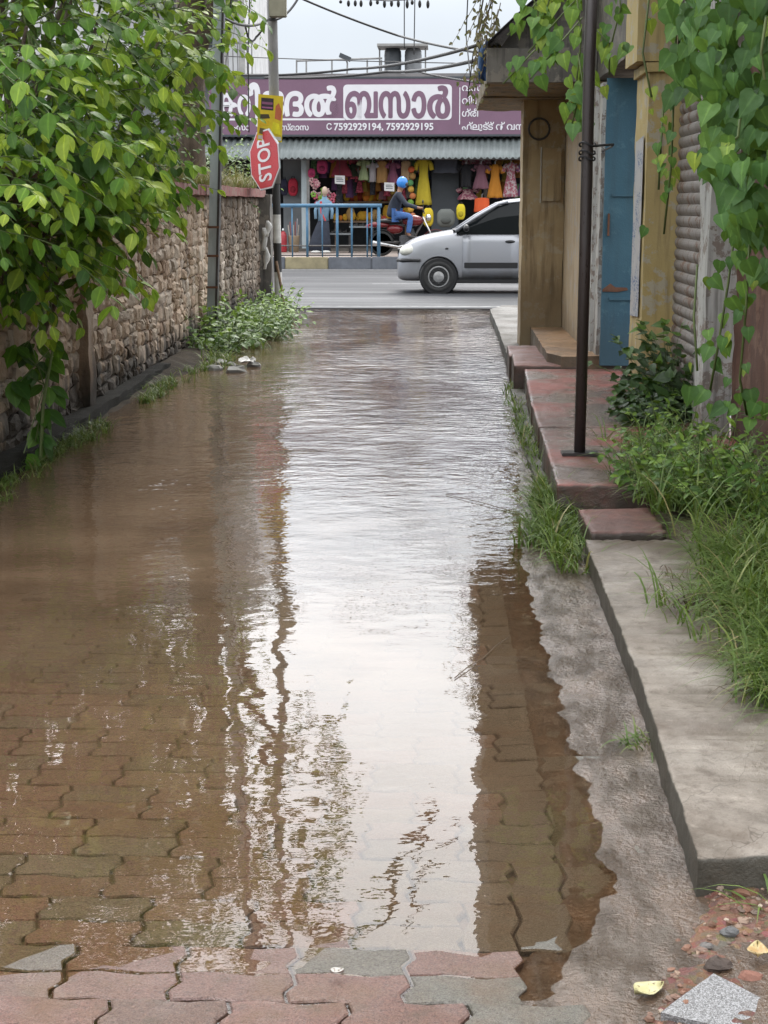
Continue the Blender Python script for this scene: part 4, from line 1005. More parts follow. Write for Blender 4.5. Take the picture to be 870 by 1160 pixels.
def glyph(name, ch, x0, x1, yb, yt, mat, k, bold=.014, fat=.030):
    """one letter of the board, fitted into its box"""
    ob = text_mesh(name, ch, (0, 0, 0), (1, 0, 0), (0, 0, 1), 1.0, mat, None, 0, bold, ext=.002)
    me = ob.data; xs = [v.co.x for v in me.vertices]; zs = [v.co.z for v in me.vertices]; c0, c1 = B(x0, yb), B(x1, yt); g = org(sg)
    for v in me.vertices:
        v.co = Vector((c0.x+(v.co.x-min(xs))/(max(xs)-min(xs))*(c1.x-c0.x)-g.x, YB-.005-.004*k+v.co.y*.5-g.y, c0.z+(v.co.z-min(zs))/(max(zs)-min(zs))*(c1.z-c0.z)-g.z))
    # fatten the strokes: overlaid copies shifted a little, each on its own level
    bm = bmesh.new(); bm.from_mesh(me); src = list(bm.verts)+list(bm.edges)+list(bm.faces); d = fat*(c1.z-c0.z)*1.3
    for i, (dx, dz) in enumerate(((d, 0), (-d, 0), (0, d), (0, -d), (d*.7, d*.7), (-d*.7, -d*.7), (d*.7, -d*.7), (-d*.7, d*.7))):
        r = bmesh.ops.duplicate(bm, geom=src)
        for e in r['geom']:
            if isinstance(e, bmesh.types.BMVert): e.co += Vector((dx, -.0003*(i+1), dz))
    bm.to_mesh(me); bm.free()
    ob.parent = sg; ORG[ob.name] = org(sg)
for ch, x0, x1, yt, yb in (('ബ', 392, 427, 104, 133.5), ('സ', 430, 464, 104, 133.5), ('ാ', 467, 482, 104, 133.5), ('ർ', 485, 509, 98, 133.5)): glyph('letter', ch, x0, x1, yb, yt, M['sign_purple'], 1, .004)
for ch, x0, x1, yt, yb in (('ക', 244, 269, 106, 132), ('റ', 270, 283, 108, 131), ('ി', 283, 293, 95, 142), ('ങ', 296, 321, 104, 131.5), ('ദ', 323, 343, 104, 131.5), ('ൽ', 346, 382, 98, 131.5)): glyph('letter', ch, x0, x1, yb, yt, M['sign_white'], 0, .004)
def line(txt, x, y, px, bold=.004, k=0): return text_mesh('lettering', txt, B(x, y)+Vector((0, -.006, 0)), (1, 0, 0), (0, 0, 1), px*PX, M['sign_white'], sg, .002, bold)
line('7592929194, 7592929195', 378, 147.3, 10.5, .006)
line('സ്മാസ', 318, 147.5, 8.5, .004); line('റംസാ', 258, 147.5, 8.5, .004)
for i, s_ in enumerate(('വസ', 'വിശ', 'ഗ്രീ', 'ഫ്ലൂട്ട് ന് വസ്')): line(s_, 523, 103+14.5*i-(0 if i < 3 else -.5), 10, .004)
m = MB(); c = B(521, 99); d = B(521, 141); m.box(c.x-.012, c.x+.012, YB-.008, YB-.004, d.z, c.z); m.build('divider', M['sign_white'], sg)
m = MB(); c = B(373, 143.5); m.tube([c+Vector((.06*math.cos(a), -.006, .075*math.sin(a))) for a in [k*.5 for k in range(1, 13)]], .016, 5); m.build('phone_symbol', M['sign_white'], sg)

# roof things
YR = YS+1.2
rr_ = thing('roof_railing', 'thin pipe railing along the flat roof edge of the bazaar', 'railing', (-2.5, YR, 4.75))
m = MB(); m.tube([P(336, 69, YR), P(433, 66, YR)], .025, 6); m.build('rail', M['grey_conc'], rr_)
for px in (336, 347, 376, 416, 432): m = MB(); m.tube([P(px, 68, YR), P(px, 90, YR)], .022, 6); m.build('post', M['grey_conc'], rr_)
tc_ = thing('tank_canopy', 'small flat sheet roof on thin posts over the water tanks', 'canopy', P(455, 80, YR+.3))
a, b = P(428, 54.5, YR+.3), P(485, 52, YR+.3)
m = MB(); m.box(a.x, b.x, YR-.3, YR+.9, a.z, a.z+.06); m.build('sheet', M['stone_grey'], tc_)
for px in (430, 437, 482): m = MB(); m.tube([P(px, 54, YR+.3), P(px, 84, YR+.3)], .02, 6); m.build('post', M['grey_conc'], tc_)
for px, mt_, lb in ((445, 'tank_black', 'black ribbed water tank on the bazaar roof under a small canopy'), (468, 'tank_grey', 'grey water tank beside the black one on the bazaar roof')):
    c = P(px, 80, YR+.4); r = 9.5*YR/1740; t0 = thing('water_tank', lb, 'water tank', (c.x, c.y, 4.75))
    m = MB(); pr = [(r*.97, 0)]
    for k in range(5): z = .08+k*.13; pr += [(r, z), (r*.97, z+.06)]
    pr += [(r*.96, .72), (r*.55, .84)]
    m.lathe((c.x, c.y, 4.75), (0, 0, 1), pr, 24); m.build('shell', M[mt_], t0, smooth=True)
    m = MB(); m.lathe((c.x, c.y, 4.75), (0, 0, 1), [(r*.42, .80), (r*.42, .88), (r*.3, .90)], 18); m.build('lid', M['black'], t0)
fl_ = thing('floodlight', 'small floodlight on a bent arm on the bazaar roof edge', 'floodlight', P(393, 88, YR-.6))
m = MB(); m.tube([P(393, 89, YR-.6), P(393.5, 72, YR-.6), P(392, 67, YR-.6), P(388, 64, YR-.6)], .022, 6); m.build('arm', M['grey_conc'], fl_)
m = MB(); m.obox(P(391, 65, YR-.6), (.14, 0, -.06), (0, .12, 0), (.02, 0, .05)); m.build('lamp_head', M['panel_dark'], fl_)

# apartment house behind, at the left
ap = thing('apartment_house', 'grey white balconied house behind the bazaar, seen between the two poles', 'building', (-6.6, 50, 0))
mb = MB(); mb.box(-16, -6.0, 48.2, 58, 0, 12.5); mb.build('wall', M['balcony'], ap)
for k, z in enumerate((4.9, 7.6, 10.3)):
    mb = MB(); mb.box(-9.6, -5.45, 46.8, 48.2, z, z+.18); mb.build('balcony_slab', M['stone_grey'], ap)
    if k == 0: mb = MB(); mb.box(-9.6, -6.6, 46.8, 46.9, z+.18, z+.75); mb.build('parapet', M['balcony'], ap)
    mb = MB()
    for i in range(9): x = -6.6+i*.14; mb.tube([(x, 46.85, z+.18), (x, 46.85, z+1.2)], .018, 5)
    mb.box(-6.62, -5.45, 46.83, 46.87, z+1.2, z+1.25); mb.build('balcony_bars', M['grey_conc'], ap)
    for x in (-8.4, -6.9):
        w = MB().box(x-.45, x+.45, 48.12, 48.19, z+.7, z+2.0).build('window', M['white_paint'], ap)
        MB().box(x-.38, x+.38, 48.10, 48.115, z+.77, z+1.93).build('pane', M['window_dark'], w)
ac = MB().box(-6.9, -6.35, 46.5, 46.78, 5.5, 5.95).build('cooler_box', M['stone_grey'], ap, bevel=.02)
for x, r in ((-6.2, .05), (-5.75, .09)): mb = MB(); mb.tube([(x, 46.7, 4.8), (x, 46.7, 10.5)], r, 8); mb.build('drain_pipe', M['stone_grey'], ap)

# ------------------------------------------------------------------ road railing
YG = 36.35
gr = thing('guard_railing', 'blue pipe guard railing along the far pavement edge', 'railing', (P(375, 290, YG).x, YG, .26))
zr1, zr0 = P(375, 233, YG).z, P(375, 291, YG).z
m = MB(); m.tube([(P(300, 233, YG).x, YG, zr1), (P(432.5, 233, YG).x, YG, zr1)], .045, 10); m.build('top_rail', M['blue_rail'], gr, smooth=True)
for px, w in ((300, .03), (331, .018), (348, .03), (365, .016), (382, .032), (398.5, .024), (416, .018), (421, .018), (429, .04)):
    m = MB(); x = P(px, 260, YG).x; m.tube([(x, YG, .262), (x, YG, zr1)], w, 8); m.build('post', M['blue_rail'], gr, smooth=True)
for z in (.30, .52): m = MB(); m.tube([(P(300, 233, YG).x, YG, z), (P(432, 233, YG).x, YG, z)], .016, 6); m.build('lower_rail', M['pole_dark'], gr)
# ------------------------------------------------------------------ goods in front of and inside the shop
def cloth_mat(name, c, c2=None, pat=None):
    t = NT(name); p = t.pos(); f = t.noise(p, 3, 3)
    col = t.ramp(f, [(.3, mul(c, .8)), (.7, c)])
    if c2: col = t.mix(t.rng(t.noise(p, pat or 9, 2), .5, .54), col, c2)
    t.bsdf(col, .85); return t.m
def garment(label, px, y0, y1, wpx, kind, col, Y=None, col2=None, pat=None):
    Y = Y or YS-.25; top, bot = P(px, y0, Y), P(px, y1, Y); h = top.z-bot.z; w = wpx*Y/1740/2
    g = thing('garment', label, 'dress' if kind == 'dress' else 'clothing', (top.x, Y, top.z), 'clothes hung in the shop front')
    prof = {'dress': [(0, .30), (.03, .55), (.10, .62), (.22, .56), (.36, .50), (.5, .62), (.75, .82), (1, 1.0)],
            'shirt': [(0, .25), (.04, .62), (.15, .68), (.5, .64), (1, .66)],
            'frock': [(0, .3), (.05, .5), (.3, .48), (.42, .55), (.7, .85), (1, 1)],
            'straight': [(0, .5), (.05, .9), (.5, .92), (1, 1)]}[kind]
    ph = RNG.random()*6; rings = []
    for i in range(13):
        t = i/12; a = lerp_tab(prof, t)*w; d = .05+.06*t
        rings.append([(top.x+a*math.cos(q*math.pi/10), Y+d*math.sin(q*math.pi/10)*(1+.5*math.sin(q*2.2+ph+t)*t)+.015*math.sin(q*3+ph), top.z-h*t+.012*math.sin(q*1.7+ph)*t) for q in range(20)])
    mb = MB(); mb.loft(rings)
    if kind != 'straight':
        for s in (-1, 1): mb.tube([(top.x+s*w*.5, Y, top.z-.05*h), (top.x+s*w*.85, Y-.01, top.z-.16*h), (top.x+s*w*.98, Y-.02, top.z-.27*h)], [.05, .06, .065], 8)
    mb.build('cloth', cloth_mat('cloth '+label, col, col2, pat), g, smooth=True)
    m = MB(); m.tube([(top.x, Y, top.z-.02), (top.x, Y, top.z+.08), (top.x+.03, Y, top.z+.12), (top.x+.04, Y, top.z+.08)], .008, 5); m.build('hanger', M['chrome'], g)
garment('dark red child frock hung above a white price card', 387, 178, 200, 24, 'frock', (.16, .012, .025))
garment('small pale green frock on the hanging rail', 412, 181, 204, 12, 'frock', (.26, .31, .16))
garment('small grey white shirt hung beside the mustard one', 422, 184, 206, 11, 'shirt', (.36, .33, .34))
garment('mustard brown shirt on the hanging rail', 433, 182, 207, 13, 'straight', (.33, .18, .06))
garment('mauve pink child dress hung above the blue helmet', 445, 184, 208, 14, 'frock', (.22, .07, .12))
garment('tan beige shirt on the hanging rail', 460, 182, 204, 12, 'straight', (.40, .27, .15))
garment('long bright yellow dress at the middle of the shop front', 480, 178, 232, 19, 'dress', (.47, .37, .025))
garment('black top hung beside the grey glass door', 528, 186, 212, 18, 'shirt', (.012, .012, .015))
garment('dusty mauve dress hung left of the orange one', 545, 186, 214, 19, 'dress', (.20, .09, .12))
garment('orange dress on display', 561, 186, 224, 18, 'dress', (.52, .21, .02))
garment('pink and white patterned long dress beside the orange dress', 579, 184, 223, 18, 'dress', (.36, .11, .15), None, (.45, .38, .38), 16)
garment('violet dress hung nearest the brown pillar', 596, 184, 222, 18, 'dress', (.14, .06, .16))
garment('dark blue sari cloth hung above the helmeted rider', 505, 178, 196, 28, 'straight', (.05, .055, .07))
garment('pink printed scarf row hung high under the awning', 540, 177, 186, 34, 'straight', (.30, .10, .14), YS+.1, (.4, .3, .3), 14)
garment('red and pink folded frock low behind the car roof', 530, 214, 226, 24, 'frock', (.25, .07, .11), YS, (.4, .25, .25), 14)
garment('orange red cloth draped just above the car windscreen', 546, 224, 240, 18, 'straight', (.60, .09, .02), YS-.5)
garment('olive child frock hung in the dim back row', 400, 186, 200, 12, 'frock', (.06, .08, .05), YS+.3)

pal = [(.30, .05, .08), (.05, .10, .22), (.35, .25, .05), (.08, .16, .07), (.30, .14, .18), (.32, .30, .28), (.22, .10, .03), (.12, .05, .14), (.36, .16, .03), (.05, .05, .06)]
gp = []
for i, c_ in enumerate(pal):
    m = MB(); w = .13; k = ('frock', 'shirt', 'dress', 'straight')[i % 4]; pf = {'dress': [(0, .3), (.1, .6), (.36, .5), (1, 1)], 'shirt': [(0, .3), (.1, .66), (1, .66)], 'frock': [(0, .3), (.3, .5), (1, 1)], 'straight': [(0, .6), (1, .9)]}[k]
    m.loft([[(lerp_tab(pf, j/8)*w*math.cos(q*math.pi/8), (.03+.03*j/8)*math.sin(q*math.pi/8)+.012*math.sin(q*2.6+i), -.55*j/8) for q in range(16)] for j in range(9)])
    if k != 'straight':
        for s in (-1, 1): m.tube([(s*w*.5, 0, -.03), (s*w*.85, 0, -.10), (s*w*1.0, 0, -.17)], [.035, .04, .04], 6)
    o = m.build('garment', cloth_mat('second row cloth %d' % i, c_, mul(c_, 1.7) if i % 3 == 0 else None, 18), None, smooth=True); gp.append([o, False])
for row, (Y, py, n, xa, xb) in enumerate(((YS+.45, 176, 24, 352, 488), (YS+.9, 199, 20, 376, 486), (YS+.3, 176, 9, 522, 592), (YS+.5, 205, 8, 522, 590))):
    for i in range(n):
        e = gp[RNG.randrange(10)]; o = e[0] if not e[1] else e[0].copy()
        if e[1]: COL.objects.link(o)
        e[1] = True; o.location = P(xa+(xb-xa)*(i+RNG.uniform(.2, .8))/n, py+RNG.uniform(-2, 4), Y+RNG.uniform(-.15, .15)); s = RNG.uniform(.7, 1.15); o.scale = (s, 1, s*RNG.uniform(.8, 1.2)); o.rotation_euler = (0, 0, RNG.uniform(-.5, .5))
        tag(o, 'small garment hanging among others in the dim back rows of the bazaar', 'clothing', 'garments in the dim back rows')
for e in gp:
    if not e[1]: bpy.data.objects.remove(e[0])

def blob(mb, c, r, jit=.08, seg=10, rings=8): mb.ell(c, r, seg, rings, jit=jit)
def bag(label, px, py, wpx, hpx, col, Y, strap=True, cat='bag'):
    c = P(px, py, Y); w, h = wpx*Y/1740/2, hpx*Y/1740/2; g = thing('bag', label, cat, (c.x, Y, c.z-h), 'bags on show at the shop')
    m = MB(); rings = []
    for i in range(9):
        t = i/8; k = (1-abs(2*t-1)**4*.5); rings.append([(c.x+w*k*math.copysign(abs(math.cos(q*math.pi/8))**.6, math.cos(q*math.pi/8)), Y+w*.55*k*math.copysign(abs(math.sin(q*math.pi/8))**.7, math.sin(q*math.pi/8)), c.z-h+2*h*t) for q in range(16)])
    m.loft(rings); m.build('body', cloth_mat('bag cloth '+label, col), g, smooth=True)
    m = MB(); m.ell((c.x, Y-w*.5, c.z-h*.25), (w*.6, w*.25, h*.4), 10, 8); m.build('pocket', cloth_mat('bag pocket '+label, mul(col, .6)), g, smooth=True)
    if strap: m = MB(); m.tube([(c.x-w*.35, Y, c.z+h*.85), (c.x-w*.2, Y, c.z+h*1.25), (c.x+w*.2, Y, c.z+h*1.25), (c.x+w*.35, Y, c.z+h*.85)], .014, 6); m.build('strap', M['black'], g)
bag('red backpack hung on the grey side panel', 332, 212, 11, 19, (.50, .03, .06), YS+.4)
bag('dark blue backpack half hidden beside the stop sign', 322, 212, 8, 18, (.03, .03, .06), YS+.4)
bag('bright pink round bag hung beside the white column', 353, 196, 8, 10, (.55, .05, .16), YS-.2)
bag('pink and black school bag hung high near the column', 365, 189, 12, 15, (.42, .04, .13), YS-.2)
bag('yellow carry sack standing left of the striped one', 485, 246, 12, 20, (.56, .42, .02), YS-1.0, True)
bag('black and white striped bundle between two yellow sacks', 505, 247, 20, 20, (.12, .13, .12), YS-1.0, False)
bag('bright yellow sack behind the car bonnet', 522, 240, 10, 17, (.62, .50, .02), YS-.9)
for px, py, lb in ((385, 203.5, 'white price card hung under the dark red frock'), (441, 211.5, 'white price card hung just above the blue helmet')):
    c = P(px, py, YS-.5); g = thing('price_card', lb, 'price card', c, 'white price cards'); tl_ = .06
    MB().plate([(-.13, -.10), (.13, -.12), (.13, .10), (-.13, .11)], c, (1, 0, 0), (0, 0, 1), .006).build('card', M['cardboard_white'], g)
    m = MB()
    for k in (-.045, .0, .04): m.box(c.x-.09, c.x+.09-.03*(k > 0), c.y-.0115, c.y-.0075, c.z+k-.010, c.z+k+.010)
    m.build('printing', M['panel_grey'], g)
    m = MB(); m.tube([c+Vector((0, 0, .1)), c+Vector((0, 0, .5))], .005, 4); m.build('string', M['cable'], g)
# flower garlands
def flowers(label, px, py, w, h, cols, Y, n):
    c = P(px, py, Y); g = thing('flower_bunch', label, 'flowers', c); ms = [MB() for _ in cols]
    for i in range(n):
        a = RNG.uniform(0, 6.3); r = math.sqrt(RNG.random()); q = c+Vector((w*r*math.cos(a), RNG.uniform(-.1, .1), h*r*math.sin(a))); m = ms[i % len(cols)]
        for k in range(5):
            b = k*1.256+a; m.ell(q+Vector((.045*math.cos(b), -.02, .045*math.sin(b))), (.035, .02, .035), 6, 4)
    for m, cl, nm in zip(ms, cols, ('blossom', 'blossom', 'leaf_cluster')): m.build(nm, cloth_mat('petal '+label+str(cl), cl), g, smooth=True)
flowers('bunch of pink and white artificial flowers by the white column', 366, 222, .32, .22, [(.45, .10, .15), (.45, .30, .30), (.20, .38, .06)], YS-.45, 26)
flowers('small pink flower bunch above the mannequin head', 356, 208, .10, .12, [(.42, .16, .2), (.5, .3, .3)], YS-.4, 8)
# strings of coloured balls
bs = thing('ball_string', 'hanging string of coloured plastic balls left of the yellow dress', 'toy string', P(466, 182, YS-.35))
for i, cl in enumerate([(.5, .10, .03), (.35, .2, .06), (.1, .3, .12), (.5, .3, .05), (.45, .15, .05), (.15, .3, .05), (.6, .35, .05), (.5, .2, .1)]):
    m = MB(); m.ell(P(466+1.5*math.sin(i*2), 192+i*7.5, YS-.35), (.085, .085, .085), 12, 8); m.build('ball', cloth_mat('ball %d' % i, cl), bs, smooth=True)
m = MB(); m.tube([P(466, 178, YS-.35), P(466, 248, YS-.35)], .006, 4); m.build('string', M['cable'], bs)
# shelves with toy packets
for k, (py, Y, lb) in enumerate(((250, YS+.9, 'lower wooden display shelf with toy packets in the dim shop'), (228, YS+1.3, 'upper wooden display shelf with toy packets in the dim shop'))):
    c = P(412, py, Y); g = thing('display_shelf', lb, 'shelf', (c.x, Y, .33), 'display shelves'); a, b = P(378, py, Y).x, P(462, py, Y).x
    m = MB(); m.box(a, b, Y-.2, Y+.3, c.z-.05, c.z); m.build('board', M['wood'], g)
    for x in (a+.05, b-.05): m = MB(); m.box(x-.03, x+.03, Y+.1, Y+.16, .33, c.z-.05); m.build('leg', M['wood'], g)
proto = None; cols = [cloth_mat('toy packet '+str(i), c) for i, c in enumerate([(.55, .18, .02), (.60, .36, .03), (.45, .07, .04), (.35, .22, .08), (.5, .28, .02)])]
protos = []
for i, mt_ in enumerate(cols):
    m = MB(); rings = []
    for j in range(7):
        t = j/6; k = .35+.65*math.sin(math.pi*min(1, t*.9+.05)); rings.append([(.10*k*math.cos(q*.7854), .05*k*math.sin(q*.7854), .22*t) for q in range(8)])
    m.loft(rings); o = m.build('toy_packet', mt_, None, smooth=True); tag(o, 'small warm coloured toy packet standing in a shelf row of the dim shop', 'toy packet', 'toy packets on the shop shelves'); protos.append(o)
used = [False]*5
for py, Y, n in ((250, YS+.85, 17), (228, YS+1.25, 15)):
    for i in range(n):
        k = RNG.randrange(5); c = P(381+78*i/(n-1)+RNG.uniform(-1, 1), py, Y-RNG.uniform(-.08, .12)); o = protos[k] if not used[k] else protos[k].copy()
        if used[k]: COL.objects.link(o)
        used[k] = True; o.location = c+Vector((0, 0, .002)); s = RNG.uniform(.8, 1.6); o.scale = (s, s, s*RNG.uniform(.7, 1.3)); o.rotation_euler = (0, RNG.uniform(-.15, .15), RNG.uniform(-.6, .6))
# low benches with sandals in front
for py, x0, x1, lb in ((264, 371, 398, 'low dark metal bench with sandals behind the blue railing'), (256, 396, 424, 'second low bench nearer the motorcycle behind the railing')):
    Y = 39.6; c0, c1 = P(x0, py, Y), P(x1, py, Y); g = thing('display_bench', lb, 'bench', ((c0.x+c1.x)/2, Y, .262), 'low display benches')
    m = MB(); m.box(c0.x, c1.x, Y-.25, Y+.25, c0.z-.04, c0.z); m.build('top', M['panel_grey'], g)
    for x in (c0.x+.04, c1.x-.04):
        for y in (Y-.2, Y+.2): m = MB(); m.tube([(x, y, .262), (x, y, c0.z-.04)], .02, 6); m.build('leg', M['pole_dark'], g)
    for k in range(4):
        x = c0.x+(c1.x-c0.x)*(k+.5)/4; m = MB(); m.ell((x-.05, Y-.05, c0.z+.025), (.045, .12, .02), 10, 6); m.ell((x+.05, Y-.03, c0.z+.025), (.045, .12, .02), 10, 6); m.tube([(x-.08, Y-.08, c0.z+.03), (x-.05, Y-.09, c0.z+.08), (x-.02, Y-.08, c0.z+.03)], .012, 5)
        o = m.build('sandals', M['shoe'], None, smooth=True); tag(o, 'pair of dark sandals set out on a low display bench', 'sandals', 'sandals on the display benches')
# extinguisher like red cylinder, bucket, parasols in it
c = P(321, 280, 39.8); g = thing('red_cylinder', 'red gas cylinder standing by the banded pole behind the railing', 'cylinder', (c.x, 39.8, .262))
m = MB(); m.lathe((c.x, 39.8, .262), (0, 0, 1), [(.08, 0), (.09, .03), (.09, .42), (.06, .50), (.03, .53)], 18); m.build('shell', plain('red cylinder paint', (.30, .02, .03), .4, .2), g, smooth=True)
m = MB(); m.lathe((c.x, 39.8, .262), (0, 0, 1), [(.02, .53), (.03, .56), (.02, .60)], 10); m.build('valve', M['chrome'], g)
c = P(333, 280, 39.9); g = thing('bucket', 'beige bucket holding brooms behind the blue railing', 'bucket', (c.x, 39.9, .262))
m = MB(); m.lathe((c.x, 39.9, .262), (0, 0, 1), [(.12, 0), (.15, .40), (.16, .42), (.14, .41), (.11, .03)], 18); m.build('tub', plain('beige plastic', (.36, .28, .19), .5, .15), g, smooth=True)
for k in range(7):
    b = thing('broom', 'thin pale broom stick standing in the beige bucket', 'broom', (c.x-.08+.026*k, 39.9+.03*(k % 3-1), .30), 'brooms in the bucket')
    m = MB(); m.tube([(c.x-.06+.02*k, 39.9+.03*(k % 3-1), .30), (c.x-.14+.046*k, 39.9+.05*(k % 3-1), .95+.08*(k % 3))], [.008, .014], 6); m.build('stick', cloth_mat('broom %d' % k, [(.4, .35, .3), (.3, .1, .1), (.35, .33, .36)][k % 3]), b)
# mannequin in blue top and black skirt
c = P(365, 281, 39.2); mq = thing('mannequin', 'display mannequin in light blue top and black skirt leaning behind the railing', 'mannequin', (c.x, 39.2, .262))
zc = .262
m = MB(); m.loft([[(c.x-.10+dx+r*math.cos(q*.5236), 39.2+r*.6*math.sin(q*.5236), zc+z) for q in range(12)] for z, r, dx in ((.06, .30, .02), (.3, .26, .05), (.6, .19, .10), (.82, .13, .14))]); m.build('skirt', M['jacket'], mq, smooth=True)
m = MB(); m.loft([[(c.x+.04+dx+r*math.cos(q*.5236), 39.2+r*.6*math.sin(q*.5236), zc+z) for q in range(12)] for z, r, dx in ((.80, .14, 0), (.95, .135, .0), (1.12, .16, .01), (1.28, .17, .02), (1.34, .07, .03), (1.42, .05, .03))])
for s in (-1, 1): m.tube([(c.x+.05+s*.15, 39.2, zc+1.26), (c.x+.05+s*.21, 39.17, zc+1.05), (c.x+.05+s*.20, 39.12, zc+.85)], [.05, .042, .036], 8)
m.build('top', cloth_mat('pale blue top', (.15, .26, .36)), mq, smooth=True)
m = MB(); m.ell((c.x+.075, 39.19, zc+1.53), (.075, .09, .115), 14, 10); m.tube([(c.x+.07, 39.2, zc+1.4), (c.x+.07, 39.2, zc+1.46)], .045, 8); m.build('head', plain('mannequin plastic', (.42, .32, .25), .4, .1), mq, smooth=True)
m = MB(); m.tube([(c.x-.01, 39.0, zc+1.28), (c.x+.0, 39.0, zc+1.0), (c.x+.10, 39.02, zc+.8)], [.03, .025, .02], 8); m.build('sash', plain('red sash', (.45, .05, .05), .7, .2), mq)
m = MB(); m.ell((c.x-.15, 39.0, zc+.035), (.13, .06, .035), 10, 6); m.ell((c.x+.1, 39.05, zc+.035), (.13, .06, .035), 10, 6); m.build('shoes', M['white_paint'], mq, smooth=True)

# ------------------------------------------------------------------ motorcycle and rider
YM = 37.0; zm = .272
def PM(px, py): return P(px, py, YM)
mc = thing('motorcycle', 'dark red motorcycle with its rider, standing on the far pavement', 'motorcycle', (PM(455, 285).x, YM, zm))
wr, wf = Vector((PM(432, 0).x, YM, zm+.29)), Vector((PM(432, 0).x+1.28, YM, zm+.29))
for w in (wr, wf):
    t0 = MB(); ring = [(.235, -.03), (.285, -.045), (.30, 0), (.285, .045), (.235, .03)]; t0.lathe(w, (0, 1, 0), ring+[(.225, 0), (.235, -.03)], 28); o = t0.build('wheel', M['rubber'], mc, smooth=True)
    m = MB(); m.lathe(w, (0, 1, 0), [(.225, -.03), (.24, -.02), (.24, .02), (.225, .03)], 28); m.lathe(w, (0, 1, 0), [(.05, -.06), (.06, 0), (.05, .06)], 12)
    for k in range(6): a = k*math.pi/3; m.tube([w, w+Vector((.23*math.cos(a), 0, .23*math.sin(a)))], .014, 6)
    m.build('rim', M['chrome'], o)
m = MB(); m.tube([wr+Vector((.0, -.07, .02)), wr+Vector((.45, -.07, .02))], .03, 8); m.tube([wr+Vector((0, .07, .02)), wr+Vector((.45, .07, .02))], .03, 8)
m.tube([wr+Vector((.1, 0, .45)), wr+Vector((.5, 0, .42)), wr+Vector((.95, 0, .55))], .035, 8); m.tube([wr+Vector((.98, 0, .5)), wr+Vector((.70, 0, .0)), wr+Vector((.40, 0, .0))], .03, 8); m.build('frame', M['pole_dark'], mc, smooth=True)
m = MB(); m.obox(wr+Vector((.60, 0, .06)), (.17, 0, 0), (0, .12, 0), (0, 0, .13)); m.obox(wr+Vector((.70, 0, .25)), (.08, 0, .03), (0, .09, 0), (-.03, 0, .10)); m.build('engine', M['engine'], mc, bevel=.03)
m = MB(); m.tube([wr+Vector((.68, -.13, .0)), wr+Vector((.4, -.16, -.08)), wr+Vector((-.2, -.17, .02))], [.025, .03, .055], 10); m.build('exhaust', M['chrome'], mc, smooth=True)
m = MB(); m.ell(wr+Vector((.74, 0, .53)), (.27, .13, .13), 16, 10); m.build('fuel_tank', M['bike_red'], mc, smooth=True)
m = MB(); m.ell(wr+Vector((.32, 0, .33)), (.2, .10, .11), 14, 8); m.ell(wr+Vector((-.05, 0, .43)), (.27, .09, .07), 14, 8); m.build('side_panel', M['bike_red'], mc, smooth=True)
m = MB(); m.ell(wr+Vector((.22, 0, .52)), (.36, .12, .06), 16, 8); m.build('seat', M['black'], mc, smooth=True)
m = MB(); 
for s in (-1, 1): m.tube([wf+Vector((0, s*.09, 0)), wf+Vector((-.30, s*.09, .62))], .022, 8)
m.build('fork', M['chrome'], mc, smooth=True)
m = MB(); m.tube([wf+Vector((-.30, -.36, .78)), wf+Vector((-.28, -.2, .76)), wf+Vector((-.27, 0, .70)), wf+Vector((-.28, .2, .76)), wf+Vector((-.30, .36, .78))], .016, 8); m.build('handlebar', M['pole_dark'], mc, smooth=True)
m = MB(); m.ell(wf+Vector((-.17, 0, .60)), (.07, .075, .08), 14, 10); m.build('headlight', M['chrome'], mc, smooth=True)
for s in (-1, 1): m = MB(); m.tube([wf+Vector((-.28, s*.25, .76)), wf+Vector((-.30, s*.30, .94))], .007, 5); m.ell(wf+Vector((-.30, s*.31, .97)), (.02, .06, .04), 8, 6); m.build('mirror', M['black'], mc)
for w, d in ((wr, -1), (wf, 1)):
    m = MB(); vs = []; 
    for k in range(9):
        a = rad(20+140*k/8); vs += [w+Vector((.33*math.cos(a), s_, .33*math.sin(a))) for s_ in (-.06, .06)]
    m.add(vs, [(2*i, 2*i+1, 2*i+3, 2*i+2) for i in range(8)]); o = m.build('mudguard', M['bike_red' if d > 0 else 'black'], mc, smooth=True); q = o.modifiers.new('t', 'SOLIDIFY'); q.thickness = .012
m = MB(); m.ell(wr+Vector((-.33, 0, .40)), (.04, .07, .05), 10, 8); m.build('tail_light', M['sign_red'], mc, smooth=True)

def skin(name, nodes, edges, mat, parent, sub=2):
    """one continuous surface grown over a skeleton; nodes: (pos, radius)"""
    o_ = org(parent); me = bpy.data.meshes.new(name); me.from_pydata([tuple(Vector(p)-o_) for p, r in nodes], edges, [])
    ob = bpy.data.objects.new(name, me); COL.objects.link(ob); md = ob.modifiers.new('k', 'SKIN')
    for i, (p, r) in enumerate(nodes):
        r = r if isinstance(r, tuple) else (r, r); me.skin_vertices[0].data[i].radius = r; me.skin_vertices[0].data[i].use_root = (i == 0)
    md.use_smooth_shade = True; s2 = ob.modifiers.new('s', 'SUBSURF'); s2.levels = s2.render_levels = sub
    res = bpy.data.meshes.new_from_object(ob.evaluated_get(bpy.context.evaluated_depsgraph_get())); bpy.data.objects.remove(ob)
    res.materials.clear(); res.shade_smooth(); return link(name, res, mat, parent)
hp = wr+Vector((.28, 0, .66))                       # pelvis on the seat
pr = thing('person', 'motorcycle rider in blue helmet, dark jacket and blue jeans', 'person', hp-Vector((0, 0, .06)))
V3 = Vector
hipL, hipR = hp+V3((.02, -.11, 0)), hp+V3((.02, .11, 0)); chest = hp+V3((.10, 0, .40)); neck = hp+V3((.15, 0, .55)); head = hp+V3((.20, 0, .70))
